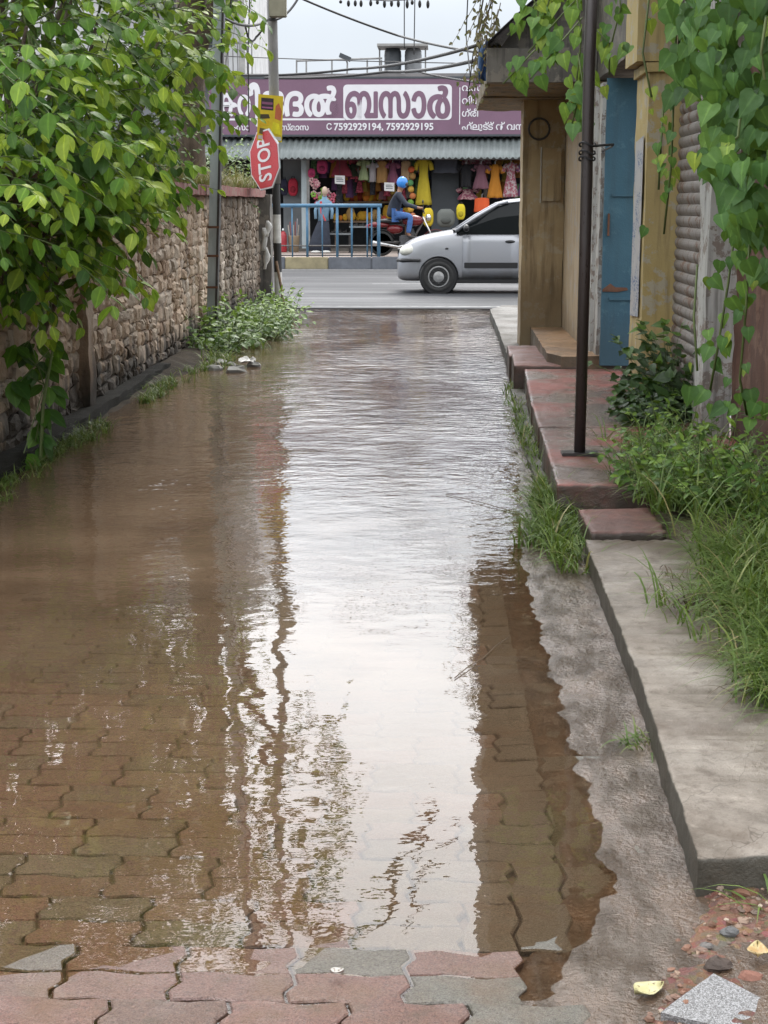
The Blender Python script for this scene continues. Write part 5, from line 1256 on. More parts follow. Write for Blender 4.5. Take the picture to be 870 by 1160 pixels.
def limb(s):
    knee = hp+V3((.42, s*.20, -.02)); ank = hp+V3((.36, s*.19, -.46)); toe = hp+V3((.54, s*.19, -.53))
    shd = hp+V3((.13, s*.19, .47)); elb = hp+V3((.30, s*.27, .25)); wri = hp+V3((.62, s*.27, .16)); return knee, ank, toe, shd, elb, wri
nodes = [(hp, .13), (hp+V3((.04, 0, .2)), .125), (chest, (.14, .16)), (neck, .055), (head, (.085, .10)), (head+V3((.01, 0, .10)), .07)]; ed = [(0, 1), (1, 2), (2, 3), (3, 4), (4, 5)]
for s in (-1, 1):
    knee, ank, toe, shd, elb, wri = limb(s); b = len(nodes)
    nodes += [(hp+V3((.08, s*.12, 0)), .085), (knee, .06), (ank, .04), (toe, .03), (shd, .06), (elb, .042), (wri, .03), (wri+V3((.09, 0, 0)), .03)]
    ed += [(0, b), (b, b+1), (b+1, b+2), (b+2, b+3), (2, b+4), (b+4, b+5), (b+5, b+6), (b+6, b+7)]
skin('body', nodes, ed, M['skin'], pr)
nodes = [(hp+V3((-.01, 0, -.08)), .17), (hp+V3((.0, 0, .04)), .17), (hp+V3((.04, 0, .22)), .165), (chest, (.175, .19)), (neck-V3((.01, 0, .02)), .075)]; ed = [(0, 1), (1, 2), (2, 3), (3, 4)]
for s in (-1, 1):
    knee, ank, toe, shd, elb, wri = limb(s); b = len(nodes); nodes += [(shd, .075), (elb, .058), (wri-V3((.03, 0, 0)), .045)]; ed += [(3, b), (b, b+1), (b+1, b+2)]
skin('jacket', nodes, ed, M['jacket'], pr)
nodes = [(hp, .16)]; ed = []
for s in (-1, 1):
    knee, ank, toe, shd, elb, wri = limb(s); b = len(nodes); nodes += [(hp+V3((.09, s*.12, 0)), .10), (knee, .075), (knee.lerp(ank, .5), .068), (ank+V3((0, 0, .03)), .06)]; ed += [(0, b), (b, b+1), (b+1, b+2), (b+2, b+3)]
skin('jeans', nodes, ed, M['denim'], pr)
for s in (-1, 1):
    knee, ank, toe, shd, elb, wri = limb(s); m = MB(); m.ell(ank.lerp(toe, .5)+V3((.02, 0, -.02)), (.14, .05, .05), 12, 8, rot=Matrix.Rotation(.25, 3, 'Y')); m.build('shoe', M['shoe'], pr, smooth=True)
m = MB(); m.ell(head+V3((.01, 0, .05)), (.135, .125, .14), 20, 14); he = m.build('helmet', M['helmet'], pr, smooth=True)
m = MB(); m.ell(head+V3((.085, 0, .02)), (.075, .10, .065), 14, 10); m.build('visor', M['visor'], he, smooth=True)

# second motorcycle parked further along, mostly behind the car
mc2 = copy_tree(mc, loc=(PM(455, 285).x+2.35, YM+1.3, .272)); mc2['label'] = 'parked motorcycle without rider beyond the car bonnet'
mc['group'] = mc2['group'] = 'motorcycles on the far pavement'

# ------------------------------------------------------------------ overhead cables
def cable(label, pts, r=.012, sag=.0):
    g = []; pts = [Vector(p) for p in pts]
    for a, b in zip(pts, pts[1:]):
        for k in range(12): u = k/12; g.append(a.lerp(b, u)-Vector((0, 0, sag*4*u*(1-u))))
    g.append(pts[-1]); m = MB(); m.tube(g, r, 6); o = m.build('power_cable', M['cable'], None, smooth=True); tag(o, label, 'cable', 'overhead cables')
cable('long cable sagging from upper left down to the right canopy', [P(336, -4, 24), P(450, 40, 24), P(545, 60, 20)], .016, .02)
cable('thick cable crossing just above the signboard top', [P(240, 84, 30), P(400, 78, 28), P(545, 50, 18)], .022, .06)
cable('thick cable rising from the sign edge to the canopy', [P(300, 88, 32), P(440, 81, 29), P(548, 66, 18)], .024, .05)
cable('thin cable below the tanks reaching the canopy corner', [P(470, 80, 26), P(548, 94, 18)], .014, .02)
cable('thin grey cable level across the bazaar roof', [P(240, 63, 36), P(545, 72, 30)], .010, .02)
cable('dark cable loop slung between the steel post and utility pole', [P(246, 15, 17), P(305, 22, 20.4), P(340, -6, 21)], .016, .10)
cable('cable drooping beside the left steel post', [P(262, -5, 18), P(258, 60, 18), P(252, 100, 17)], .010)
cable('thin vertical cable hanging left of the stop sign', [P(283, -5, 20), P(281, 60, 20), P(282, 150, 20.2)], .008)
cable('cable curling from the junction box down the pole', [P(302, 22, 20.4), P(290, 42, 20.4), P(283, 45, 20.3), P(278, 30, 20.2)], .014, .03)
cable('thin vertical drop wire left of the water tanks', [P(458, -5, 30), P(458, 55, 30)], .010)
cable('thin vertical drop wire above the grey tank', [P(470, -5, 30), P(469, 62, 30)], .010)
cable('frayed cable hanging left of the canopy', [P(530, -5, 18), P(528, 40, 18), P(533, 90, 17.5)], .007)
cable('tangled cable by the canopy edge', [P(548, -5, 16), P(540, 35, 16), P(546, 70, 16), P(552, 100, 15.5)], .008, .02)
cable('cable sloping above the tarpaulin edge', [P(560, -5, 15), P(536, 60, 15.5), P(530, 110, 16)], .006)
cable('high cable over the lane mirrored in the water', [(-2.6, 12, 5.2), (-.6, 11.2, 4.9), (1.4, 10, 5.6)], .016, .12)
cable('second high cable over the lane', [(-2.6, 16, 7.2), (1.4, 14, 6.8)], .016, .2)
for i, (a, b, r, lb) in enumerate((((.0, 15, 4.62), (-.48, 15.2, 5.65), .05, 'thick dry twig end hanging from the cables, mirrored as a dark stroke in the water'), ((.26, 15, 4.8), (-.20, 15.2, 5.6), .03, 'thin dry twig end hanging from the cables, mirrored right of the thick stroke'))):
    m = MB(); A, B_ = Vector(a), Vector(b); m.tube([A, A.lerp(B_, .4)+Vector((.03, 0, 0)), A.lerp(B_, .7)-Vector((.02, 0, 0)), B_, B_+Vector((-.2, .3, .9))], [r*.3, r, r*.8, r*.6, r*.3], 7); tag(m.build('hanging_twig', M['bark'], smooth=True), lb, 'twig')
# bunting of dry leaf tips at the very top
bt = thing('leaf_festoon', 'string of dark dry hanging leaf tips across the top of the picture', 'festoon', P(440, 0, 21))
m = MB(); m.tube([P(370, -4, 21), P(440, 1, 21), P(520, -4, 21)], .008, 5); m.build('string', M['cable'], bt)
for i in range(13):
    c = P(386+8.2*i+RNG.uniform(-2, 2), 0, 21); L = RNG.uniform(.02, .06); m = MB(); m.ell(c-Vector((0, 0, L)), (.022, .015, L), 8, 8); m.build('pendant', M['black'], bt, smooth=True)
# ------------------------------------------------------------------ left shrub hanging over the wall
def shrub(name, label, cat, base, clumps, mat, leaf='ell', size=.13, width=1.15, group=None, trunk=None, tint=.45, limb_r=.03, droop=.6, nl=(7, 10), ln=(.45, .75)):
    """clumps: (centre, radius xyz, sprays); limbs run from the base to every clump"""
    g = thing(name, label, cat, base, group); fo = Foliage(); tr = MB()
    root = Vector(base)
    for c, r, n in clumps:
        c = Vector(c); r = Vector(r)
        mid = root.lerp(c, .5)+Vector((0, 0, .25))+rv(.08); tr.tube([root, mid, c], [limb_r, limb_r*.7, limb_r*.35], 7)
        for _ in range(n):
            d = rv().normalized(); k = RNG.random()**.45
            p = c+Vector((d.x*r.x, d.y*r.y, d.z*r.z))*k*.75
            d2 = (d+Vector((.25, -.35, .15))+rv(.3)).normalized()
            if RNG.random() < .25: fo.stems.tube([c.lerp(p, .2), p], .006, 4)
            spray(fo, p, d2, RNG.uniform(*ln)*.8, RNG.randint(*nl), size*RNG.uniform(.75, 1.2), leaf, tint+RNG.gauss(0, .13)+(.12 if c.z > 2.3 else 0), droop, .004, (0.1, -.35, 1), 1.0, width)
    if trunk: tr.tube(trunk[0], trunk[1], 10)
    fo.build('crown', mat, g); fo.stems.build('twigs', M['stem'], g, smooth=True, fixn=False); tr.build('trunk', M['bark'], g, smooth=True, fixn=False)
    return g
C = []
def cl(px, py, Y, rx, ry, rz, n): C.append((P(px, py, Y), (rx, ry, rz), n))
cl(30, 30, 8.6, .45, .6, .40, 30); cl(110, 25, 9.6, .45, .6, .35, 30); cl(185, 35, 11, .38, .6, .35, 28); cl(198, 62, 12, .24, .5, .24, 16)
cl(20, 110, 8.4, .42, .6, .35, 28); cl(90, 110, 9.4, .45, .6, .35, 30); cl(160, 110, 10.5, .38, .6, .32, 26); cl(196, 122, 12, .20, .4, .2, 10)
cl(15, 190, 8.3, .38, .6, .35, 28); cl(65, 200, 9.2, .36, .6, .30, 30); cl(122, 185, 10.0, .32, .6, .24, 26); cl(152, 175, 11, .2, .4, .16, 9)
cl(10, 262, 8.3, .36, .5, .22, 20); cl(50, 265, 9.0, .34, .5, .22, 26); cl(100, 245, 9.8, .20, .4, .18, 14)
cl(72, 320, 9.4, .12, .3, .16, 7)
cl(-60, 60, 7.6, .5, .6, .5, 20); cl(-70, 200, 7.4, .4, .5, .5, 18)
for x, y, z, r in ((-2.5, 9, 3.1, .7), (-2.3, 10.2, 3.4, .7), (-2.9, 8, 3.6, .8), (-2.3, 11.6, 3.9, .75), (-2.8, 9.6, 4.4, .9), (-2.2, 8.2, 4.0, .7), (-2.7, 11, 5.0, .9), (-2.6, 13, 4.6, .8)): C.append(((x, y, z), (r, r, r*.8), 52))
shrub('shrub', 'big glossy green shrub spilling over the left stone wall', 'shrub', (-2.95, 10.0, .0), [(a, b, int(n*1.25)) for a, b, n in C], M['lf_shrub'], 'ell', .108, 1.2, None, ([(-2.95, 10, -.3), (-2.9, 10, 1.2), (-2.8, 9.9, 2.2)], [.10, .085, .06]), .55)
for kk, (bx_, by_, lb) in enumerate(((-4.6, 9.5, 'tall dense tree behind the wall and shrub at the left, dark in the water mirror'), (-4.4, 13.5, 'second tall dense tree behind the wall, between the shrub and the steel post'))):
    CC = [((bx_+RNG.gauss(0, .7), by_+RNG.gauss(0, 1.2), RNG.uniform(2.6, 8.2)), (1.1, 1.2, .9), 34) for _ in range(14)]
    shrub('tree', lb, 'tree', (bx_, by_, 0), CC, M['lf_shrub'], 'ell', .19, 1.3, 'tall trees behind the left wall', ([(bx_, by_, -.3), (bx_+.1, by_, 2.5), (bx_, by_+.1, 6)], [.2, .16, .08]), .4, .06, .6, (7, 10), (.7, 1.0))
# bare brown trunk with crown behind the wall
tr_ = thing('tree', 'tall tree with brown trunk behind the wall left of the steel post', 'tree', (-3.35, 18.2, 0))
tx = P(212, 150, 18.2).x
m = MB(); m.tube([(tx-.1, 18.2, -.3), (tx, 18.2, 1.6), (tx+.05, 18.2, 3.2), (tx+.2, 18.1, 5.0), (tx+.1, 18, 7)], [.26, .2, .18, .15, .1], 14)
m.tube([(tx+.05, 18.2, 3.0), (tx+.6, 18, 4.2), (tx+1.0, 17.6, 5.2)], [.12, .08, .05], 8); m.tube([(tx+.1, 18.2, 4.0), (tx-.8, 17.8, 5.4)], [.10, .05], 8)
rough_edges(m.build('trunk', M['bark'], tr_, smooth=True), .12, .018, 6, 3)
fo = Foliage()
for c, r, n in (((tx+.9, 17.5, 5.4), .9, 60), ((tx-.6, 17.6, 5.8), 1.0, 60), ((tx+.3, 17.4, 6.8), 1.1, 70), ((tx+.55, 18.4, 4.1), .35, 12), ((tx+1.3, 16.6, 7.4), .8, 40), ((tx-1.4, 16.5, 5.0), .9, 45)):
    for _ in range(n):
        d = rv().normalized(); spray(fo, Vector(c)+d*r*RNG.random()**.4, d+rv(.3), .5, 8, .15, 'ell', .45+RNG.gauss(0, .15), .6)
fo.build('crown', M['lf_shrub'], tr_); fo.stems.build('twigs', M['stem'], tr_, fixn=False)
# a sparse branch with leaves between the two poles
fo = Foliage(); g = thing('creeper', 'sparse leafy creeper strands hanging between the steel post and the utility pole', 'creeper', P(270, -5, 19))
for px, y0, y1 in ((262, -5, 60), (272, -5, 40), (286, -5, 18), (254, -5, 45), (276, -8, 50)):
    spray(fo, P(px, y0, 19), Vector((RNG.gauss(0, .1), 0, -1)), (y1-y0)*19/1740, 7, .055, 'ell', .7, .2, .004, (0, -1, .5))
fo.build('leaves', M['lf_vine'], g); fo.stems.build('stems', M['twig'], g, fixn=False)
# growth on top of the wall and the hedge behind it
g = thing('dry_grass', 'tangle of dry grass and weeds growing on the red coping beyond the shrub', 'grass', (-2.62, 16.5, 1.69)); m = MB()
blades(m, [(-2.62+RNG.gauss(0, .10), RNG.uniform(12.5, 22), 1.69) for _ in range(120)], 9, .36, .8, .006); m.build('blades', M['dry_grass'], g, fixn=False)
shrub('hedge', 'dim scrubby hedge behind the end of the stone wall', 'hedge', (-3.2, 21, 1.0), [((-3.2, 19.5, 1.95), (.4, .7, .35), 30), ((-2.95, 21.2, 1.9), (.35, .7, .3), 34), ((-3.0, 22.3, 1.8), (.4, .5, .35), 26), ((-3.3, 16.5, 2.0), (.4, .9, .5), 40), ((-3.3, 14.5, 2.2), (.4, .9, .6), 36)], M['lf_weed'], 'ell', .075, 1.0, None, None, .35, .02)

# weeds at the foot of the wall and posts
def weed(label, base, clumps, mat='lf_weed', size=.06, group=None, leaf='ell', n_=16, tint=.5, name='weed', grass=None, up=.9, width=1.0):
    g = thing(name, label, 'weed', base, group); fo = Foliage(); m = MB()
    for (x, y, z, r, h, n) in clumps:
        for _ in range(n):
            a = RNG.uniform(0, 6.3); q = r*math.sqrt(RNG.random()); p = Vector((x+q*math.cos(a), y+q*math.sin(a), z))
            d = Vector((math.cos(a)*q/r*.6, math.sin(a)*q/r*.6, up))+rv(.15); L = h*RNG.uniform(.5, 1.1)
            spray(fo, p, d, L, RNG.randint(6, 10), size*RNG.uniform(.7, 1.3), leaf, tint+RNG.gauss(0, .15), .45, .0035, (0, -.3, 1), 1.0, width)
    fo.build('leaves', M[mat], g); fo.stems.build('stems', M['stem'], g, fixn=False)
    if grass:
        bases, n, L, w = grass; blades(m, bases, n, L, .8, w); m.build('blades', M['grass'], g, fixn=False)
    return g
weed('dense green weed clump at the foot of the steel post', (-2.2, 16.2, 0), [(-2.25, 15.6, .0, .22, .36, 40), (-2.12, 16.4, .0, .28, .50, 55), (-2.0, 17.3, .0, .28, .48, 50), (-2.35, 16.8, .0, .2, .5, 30)], 'lf_weed', .085, 'weeds along the left wall', tint=.62,
     grass=([(-2.1+RNG.gauss(0, .14), RNG.uniform(14.6, 18.2), .0) for _ in range(26)], 8, .3, .006))
weed('smaller green weed clump around the banded pole foot', (-2.0, 19.5, 0), [(-2.05, 19.0, .0, .22, .42, 34), (-2.1, 20.2, .0, .25, .45, 30), (-2.3, 18.2, .0, .25, .42, 30)], 'lf_weed', .08, 'weeds along the left wall', tint=.6,
     grass=([(-1.98+RNG.gauss(0, .12), RNG.uniform(18.2, 20.6), .0) for _ in range(16)], 8, .28, .006))
def tuft(label, bases, n, L, w=.006, lean=.7, group=None, name='grass_tuft', dirf=None):
    b = Vector(bases[0]); g = thing(name, label, 'grass', b, group); m = MB(); blades(m, bases, n, L, lean, w, dirf); m.build('blades', M['grass'], g, fixn=False); return g
LG = 'grass tufts along the left kerb'
def ys(n, x, s, y0, y1, z=.0): return [(x+RNG.gauss(0, s), RNG.uniform(y0, y1), z) for _ in range(n)]
tuft('short grass patch along the black left kerb, nearest the shrub', ys(60, -2.30, .05, 8.5, 10.4), 12, .13, .004, .9, LG)
tuft('short grass tuft at the bend of the silt bank beside the left kerb', ys(34, -2.24, .06, 11.6, 13.2), 12, .15, .004, .9, LG)
tuft('low green mat in the lower left corner of the flooded lane edge', ys(70, -2.36, .07, 7.2, 8.4), 12, .10, .004, .9, LG)
tuft('grass fringe on the silt before the weed clump', ys(30, -2.12, .08, 13.6, 15.2), 10, .16, .004, .9, LG)
# young sapling hanging in front of the wall at the far left
fo = Foliage(); g = thing('sapling', 'young dark leafed sapling standing against the left wall below the shrub', 'plant', (-2.33, 8.9, .0)); m = MB()
path = [Vector((-2.30, 8.75, .0)), Vector((-2.28, 8.8, .35)), Vector((-2.25, 9.0, .7)), Vector((-2.3, 9.1, 1.2))]; m.tube(path, [.012, .010, .008, .006], 6)
for px, py, Y in ((45, 480, 8.9), (40, 500, 8.8), (30, 425, 9), (50, 440, 9), (20, 395, 9), (35, 390, 9.1), (48, 470, 8.9), (25, 520, 8.7), (15, 440, 8.8), (52, 410, 9.1), (60, 390, 9.2)):
    p = P(px, py, Y); q = path[1].lerp(path[2], RNG.random())
    for k in range(4): fo.leaf('ell', p+rv(.02), Vector((RNG.gauss(.3, .5), RNG.gauss(-.4, .4), -.5)), Vector((.3, -.6, .7))+rv(.2), RNG.uniform(.10, .17), RNG.gauss(.35, .15), 1.2)
    fo.stems.tube([q, p], .004, 4)
fo.build('leaves', M['lf_shrub'], g); fo.stems.build('twigs', M['stem'], g, fixn=False); m.build('stem', M['stem'], g)
# stones and litter on the silt bank
for i, (px, py) in enumerate(((262, 413), (277, 408), (288, 414), (268, 420), (244, 418), (250, 411))):
    p = G(px, py, .01); m = MB(); r = RNG.uniform(.04, .08); m.ell(p, (r*1.5, r, r*.6), 7, 5, rot=Matrix.Rotation(RNG.random()*3, 3, 'Z'), jit=.22); o = m.build('rubble_stone', M['stone_grey'])
    tag(o, 'loose grey stone on the silt below the weeds', 'stone', 'loose stones on the silt bank')
for i, (px, py, lb) in enumerate(((280, 411, 'crumpled white plastic scrap at the water edge below the weeds'), (313, 356, 'flat white scrap on the silt at the foot of the leaning stick'))):
    p = G(px, py, .03); vs, fs = [], []
    for a in range(6):
        for b in range(6): vs.append((p.x-.07+.028*a, p.y-.1+.04*b, p.z+.03+RNG.uniform(-.025, .03)))
    for a in range(5):
        for b in range(5): k = a*6+b; fs.append((k, k+6, k+7, k+1))
    m = MB(); m.add(vs, fs); o = m.build('plastic_scrap', M['white_paint'], fixn=False); q = o.modifiers.new('t', 'SOLIDIFY'); q.thickness = .003; tag(o, lb, 'litter')

# ------------------------------------------------------------------ vine on the right
fo = Foliage(); vn = thing('vine', 'heart leaved vine hanging thickly over the shutter post and laterite wall', 'vine', (1.4, 7.6, 3.5))
def vleaf(p, s, tint=.45, face=None):
    n = Vector(face or (-.55, -.75, .35))+rv(.33)
    d = Vector((RNG.gauss(-.1, .45), RNG.gauss(-.1, .35), -1.0))
    fo.leaf('heart', p, d, n, s, min(1, max(0, tint+RNG.gauss(0, .2))), 1.0)
def strand(pts, n, s, spread=.09, tint=.45, r=.006):
    pts = [Vector(p) for p in pts]; fo.stems.tube(pts, r, 5); L = len(pts)-1
    for i in range(n):
        u = RNG.random()*L; k = min(int(u), L-1); p = pts[k].lerp(pts[k+1], u-k)+rv(spread); vleaf(p, s*RNG.uniform(.55, 1.2), tint)
def vmass(px0, px1, py0, py1, Y0, Y1, n, s, tint=.4):
    for _ in range(n): vleaf(P(RNG.uniform(px0, px1), RNG.uniform(py0, py1), RNG.uniform(Y0, Y1)), s*RNG.uniform(.6, 1.25), tint)
vmass(775, 890, -40, 90, 6.2, 7.8, 170, .095); vmass(797, 890, 80, 190, 6.1, 7.6, 150, .095); vmass(830, 900, 180, 265, 6.1, 7.3, 70, .095)
vmass(752, 800, -30, 60, 7.0, 8.6, 34, .095); vmass(757, 790, 60, 110, 7.4, 8.4, 12, .085); vmass(800, 850, 120, 200, 6.8, 8.0, 24, .08); vmass(815, 900, 200, 320, 6.2, 7.3, 46, .09)
vmass(860, 960, -200, 60, 6.0, 7.5, 90, .11)
strand([P(768, -20, 8.0), P(764, 90, 8.0), P(760, 190, 8.0), P(752, 265, 8.1)], 22, .065, .03, .62)
strand([P(752, 110, 8.2), P(748, 175, 8.2), P(746, 215, 8.2)], 8, .06, .03, .75)
strand([P(735, 0, 8.6), P(728, 60, 8.6), P(738, 110, 8.5)], 6, .07, .04, .7)
strand([P(840, 120, 6.4), P(836, 155, 6.3), P(815, 172, 6.3), P(785, 178, 6.5)], 8, .075, .03, .85)
strand([P(868, 20, 6), P(862, 60, 6), P(866, 90, 6), P(880, 110, 6)], 5, .08, .03, .7)
strand([P(835, 240, 7.0), P(825, 320, 7.0), P(812, 400, 7.0), P(803, 450, 7.1)], 22, .08, .06, .6)
strand([P(850, 260, 6.8), P(845, 350, 6.8), P(838, 430, 6.9), P(846, 470, 7.0)], 16, .085, .05, .55)
strand([P(790, 300, 7.8), P(786, 360, 7.6), P(790, 420, 7.5)], 5, .07, .04, .6)
strand([P(835, -80, 7.2), P(822, 0, 7.3), P(812, 120, 7.4), P(820, 230, 7.2)], 30, .09, .1, .35, .012)
fo.build('leaves', M['lf_vine'], vn); fo.stems.build('stems', M['stem'], vn, smooth=True, fixn=False)
fo = Foliage(); v2 = thing('vine', 'loose vine sprays trailing from above over the iron pipe and canopy', 'vine', (.9, 8.6, 3.4))
for (px0, py0, px1, py1, Y, n) in ((650, -30, 650, 120, 8.6, 16), (690, -40, 598, 60, 9.0, 20), (640, -30, 575, 40, 9.4, 12), (660, 20, 600, 90, 8.8, 14), (655, 60, 648, 140, 8.4, 10), (700, -30, 690, 60, 9.0, 9), (672, 30, 690, 85, 8.8, 6), (625, 40, 570, 95, 9.2, 7), (620, -30, 610, 40, 9.2, 12), (590, -30, 610, 60, 9.0, 10)):
    a, b = P(px0, py0, Y), P(px1, py1, Y); mid = a.lerp(b, .55)+Vector((.04, 0, .05)); pts = [a, mid, b]; fo.stems.tube(pts, .005, 5)
    for i in range(n):
        u = RNG.uniform(.15, 1)*2; k = min(int(u), 1); vleaf(pts[k].lerp(pts[k+1], u-k)+rv(.035), RNG.uniform(.055, .115), .7)
fo.build('leaves', M['lf_vine'], v2); fo.stems.build('stems', M['stem'], v2, smooth=True, fixn=False)
fo = Foliage(); v3 = thing('dry_creeper', 'greyish half dry creeper tangle draped over the outer canopy edge', 'creeper', P(545, 50, 14))
for _ in range(26):
    px = RNG.uniform(538, 562); y0_ = RNG.uniform(-20, 50); Y = RNG.uniform(13.2, 14.6)
    spray(fo, P(px+6, y0_, Y), Vector((-.25, RNG.gauss(0, .2), -1)), RNG.uniform(.25, .6), 8, .05, 'ell', RNG.uniform(.1, .7), .2, .004, (-.5, -1, .3))
fo.build('leaves', M['dry_grass'], v3); fo.stems.build('stems', M['twig'], v3, fixn=False)
vs, fs = [], []
for a in range(7):
    for b in range(6): q = P(542+3*a, 48+9*b, 13.7); vs.append(q+Vector((0, .05*math.sin(a*1.9+b), .02*math.sin(a*2.3+b*1.7))))
for a in range(6):
    for b in range(5): k = a*6+b; fs.append((k, k+6, k+7, k+1))
m = MB(); m.add(vs, fs); o = m.build('blue_cloth', M['cloth_blue'], smooth=True, fixn=False); q = o.modifiers.new('t', 'SOLIDIFY'); q.thickness = .006; tag(o, 'faded blue plastic sheet bunched on the outer canopy edge', 'sheet')
# dark creeper rooted at the ochre pillar foot
weed('dark creeper heaped against the foot of the ochre pillar and shutter', (1.5, 9.6, .2), [(1.40, 9.6, .2, .16, .32, 40), (1.55, 9.8, .2, .14, .60, 46), (1.3, 9.2, .2, .16, .18, 30), (1.5, 9.3, .2, .2, .32, 36)], 'lf_dark', .075, None, 'heart', tint=.4, name='creeper', width=.9)

# ------------------------------------------------------------------ weeds and grass on the right bank
WG = 'weeds on the right bank'
weed('tall mixed weeds and grass in front of the white shutter post', (1.2, 7.6, .15), [(1.14, 7.4, .15, .16, .30, 40), (1.36, 7.7, .15, .22, .40, 44), (1.26, 8.3, .2, .16, .24, 26), (1.38, 7.0, .15, .2, .3, 34)], 'lf_weed', .048, WG, 'ell', tint=.5,
     grass=([(1.18+RNG.gauss(0, .13), RNG.uniform(6.8, 8.6), .15) for _ in range(90)], 10, .36, .0035))
weed('broad leaved weed bushes at the right edge below the vine', (1.4, 6.6, .15), [(1.42, 6.5, .15, .18, .40, 44), (1.55, 6.9, .15, .2, .55, 46), (1.3, 6.9, .15, .16, .28, 26)], 'lf_weed', .062, WG, 'lance', tint=.62,
     grass=([(1.3+RNG.gauss(0, .18), RNG.uniform(6.0, 7.2), .15) for _ in range(40)], 8, .45, .0045), width=1.3)
weed('low weed patch behind the small red step', (1.0, 7.1, .15), [(1.06, 7.15, .15, .10, .22, 26), (1.12, 6.85, .15, .12, .22, 26)], 'lf_weed', .055, WG, 'ell', tint=.55,
     grass=([(1.04+RNG.gauss(0, .07), RNG.uniform(6.7, 7.5), .15) for _ in range(44)], 10, .28, .0035))
GG = 'long grass clumps on the concrete slab'
def gb(n, cx, cy, sx, sy, z): return [(cx+RNG.gauss(0, sx), cy+RNG.gauss(0, sy), z) for _ in range(n)]
tuft('long grass clump on the slab at the right edge, farther one with a plastic bag', gb(80, 1.22, 5.75, .13, .25, .12), 10, .34, .0035, 1.0, GG, dirf=(-.35, -.3, 0))
tuft('long grass clump sprawling over the middle of the concrete slab edge', gb(110, 1.12, 5.05, .10, .26, .12), 11, .33, .0035, 1.1, GG, dirf=(-.5, -.3, 0))
tuft('nearest long grass clump at the right edge of the slab', gb(95, 1.05, 4.35, .07, .22, .12), 11, .30, .0032, 1.1, GG, dirf=(-.45, -.3, 0))
m = MB(); g = thing('dry_grass', 'brown withered grass strands lying on the slab beside the green grass', 'grass', (1.02, 5.2, .12))
blades(m, gb(20, .95, 5.25, .06, .16, .12)+gb(16, .95, 4.6, .05, .25, .12), 6, .18, 1.6, .003, (-.5, -.2, 0)); m.build('blades', plain('withered grass', (.12, .085, .05), .8, .4), g, fixn=False)
tuft('dense grass tuft in the gutter between water and red step', gb(60, .545, 6.75, .055, .30, .0)+gb(40, .57, 7.45, .04, .3, .02), 11, .27, .0042, .95, None, 'grass_tuft', (-.25, -.25, 0))
tuft('thin grass line along the drain edge below the red platform', gb(60, .585, 9.4, .025, 1.0, .03), 8, .16, .004, .9, None)
tuft('tiny grass sprig at the foot of the slab face by the gutter', gb(5, .585, 4.12, .012, .02, .0), 10, .12, .0032, 1.0, None, 'grass_sprig', (-.5, -.2, 0))
tuft('long bladed grass sprig under the broken slab corner', gb(4, .72, 3.06, .015, .012, .0), 8, .20, .0042, 1.5, None, 'grass_sprig', (-.1, -.6, 0))
tuft('grass sprig beside the far red block and water', gb(8, .60, 12.3, .02, .2, .0), 8, .14, .004, .8, None, 'grass_sprig')
# white plastic bag on the bank
p = P(838, 634, 5.95); m = MB(); m.ell(p, (.085, .07, .035), 16, 10, jit=.22); o = m.build('plastic_bag', M['white_paint'], smooth=True); tag(o, 'crumpled white plastic bag among the grass on the slab', 'litter')
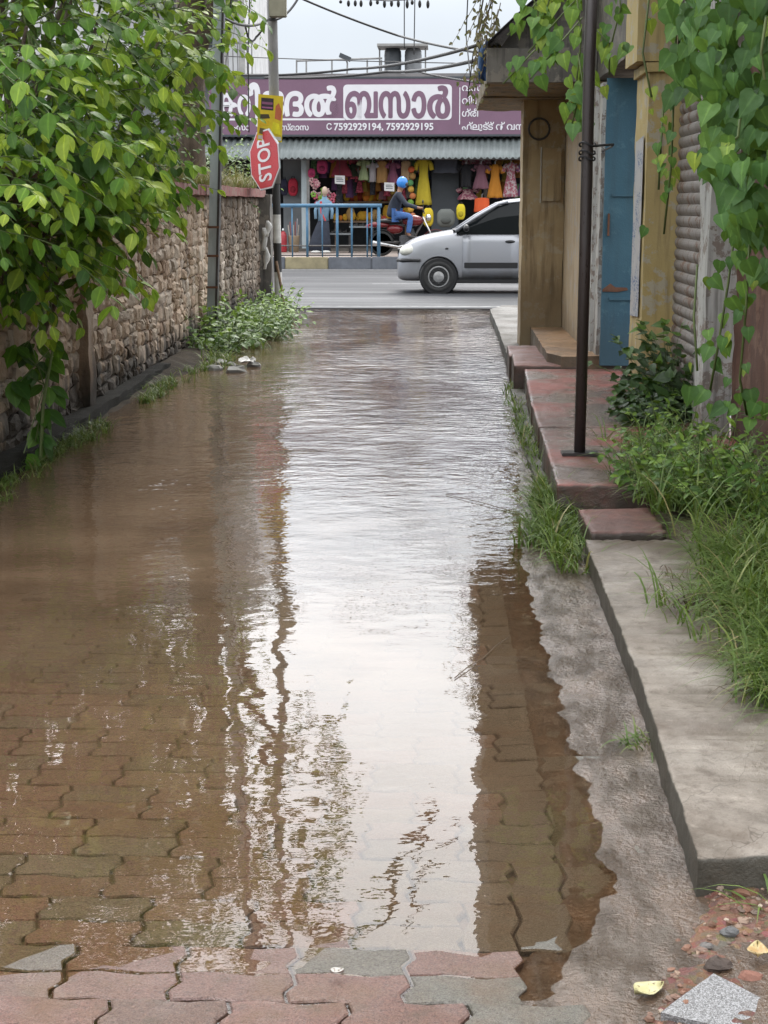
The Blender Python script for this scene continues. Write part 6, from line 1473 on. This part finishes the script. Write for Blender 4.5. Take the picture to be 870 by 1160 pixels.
# broken corner of the slab is blackened rubble; loose pieces
def tile():
    vs = [G(748, 1152, .03), G(808, 1108, .03), G(872, 1138, .035), G(830, 1172, .03)]; pts = [(v.x, v.y) for v in vs]
    t = NT('grey terrazzo'); v = t.vor(t.pos(), 420); n = t.noise(t.pos(), 160, 3); c = t.ramp(v.outputs['Color'], [(.2, (.09, .09, .092)), (.5, (.20, .20, .20)), (.8, (.33, .33, .34))]); c = t.mix(t.rng(n, .5, .7, 0, .4), c, (.10, .09, .085)); t.bsdf(c, .45, t.bump(n, .3, .003))
    o = rough_edges(MB().prism(pts, .012, .040).build('broken_tile', t.m), .02, .0015, 20, 3); tag(o, 'broken grey terrazzo tile lying on the red gravel', 'tile')
tile()
def dead_leaf(label, p, s, rot, col, col2):
    n = 9; vs, fs = [], []
    for i in range(n):
        u = i/(n-1); w = math.sin(math.pi*u**.8)*.42
        for j in range(7):
            v = (j-3)/3; vs.append(((u-.5)*s, v*w*s*(.9+.1*math.sin(i)), .012+s*(.10*v*v+.06*(2*u-1)**2)-(.004 if j == 3 else 0)))
    for i in range(n-1):
        for j in range(6): a = i*7+j; fs.append((a, a+7, a+8, a+1))
    R_ = Matrix.Rotation(rot, 3, 'Z'); m = MB(); m.add([Vector(p)+R_ @ Vector(v) for v in vs], fs)
    t = NT('fallen leaf '+label); q = t.noise(t.pos(), 30, 4); f = t.noise(t.pos(), 140, 3); c = t.mix(t.rng(q, .45, .6), col, col2); c = t.mix(t.rng(f, .6, .68), c, (.10, .06, .03)); t.bsdf(c, .45)
    o = m.build('fallen_leaf', t.m, smooth=True, fixn=False); k = o.modifiers.new('t', 'SOLIDIFY'); k.thickness = .0015; return tag(o, label, 'leaf')
dead_leaf('yellow fallen leaf lying on the wet ground left of the tile', G(735, 1128, .012), .066, .5, (.42, .39, .20), (.50, .47, .28))
dead_leaf('pale yellow curled leaf lying on the red gravel at the edge', G(858, 1083, .045), .055, 1.4, (.50, .42, .22), (.40, .27, .12))
dead_leaf('small white leaf scrap on the paving at the puddle edge', G(382, 1106, .012), .026, .2, (.5, .48, .45), (.4, .38, .35))
for i, (px, py, r, lb) in enumerate(((812, 1098, .020, 'dark brown pebble just above the terrazzo tile'), (826, 1062, .014, 'flat grey pebble on the red gravel below the slab corner'), (850, 1110, .017, 'reddish pebble right of the dark pebble above the tile'), (800, 1075, .010, 'small grey pebble left of the flat grey one'))):
    p = G(px, py, .03); m = MB(); m.ell((p.x, p.y, zsoil(p.x, p.y)+r*.45), (r*1.4, r, r*.8), 8, 6, jit=.16); o = m.build('pebble', plain('pebble %d' % i, [(.07, .05, .04), (.12, .12, .12), (.22, .10, .07), (.15, .14, .13)][i], .7, .3, 30, 0, .6)); tag(o, lb, 'pebble')
m = MB()
for _ in range(26):
    p = Vector((.60+abs(RNG.gauss(0, .05)), 3.13+RNG.gauss(0, .02), RNG.uniform(.0, .09))); r = RNG.uniform(.012, .03); m.ell(p+Vector((abs(RNG.gauss(0, .06)), 0, 0)), (r, r, r*.7), 8, 6, jit=.2)
del m
# twigs and ripples of floating debris on the water
for i, (a, b, lb) in enumerate((((505, 560), (590, 582), 'thin twig floating on the water near the gutter grass'), ((515, 768), (548, 745), 'short twig floating where the brown reflection begins'), ((548, 745), (576, 722), 'bent twig floating beside the gutter strip'))):
    p, q = G(*a, .004), G(*b, .004); m = MB(); m.tube([p, p.lerp(q, .5)+Vector((.0, .01, .004)), q], .0018, 6); o = m.build('floating_twig', M['twig']); tag(o, lb, 'twig', 'twigs floating on the flood water')
for o in list(bpy.data.objects):
    if o.type == 'MESH' and o.parent is None and 'kind' not in o and 'category' not in o: print('UNTAGGED', o.name)
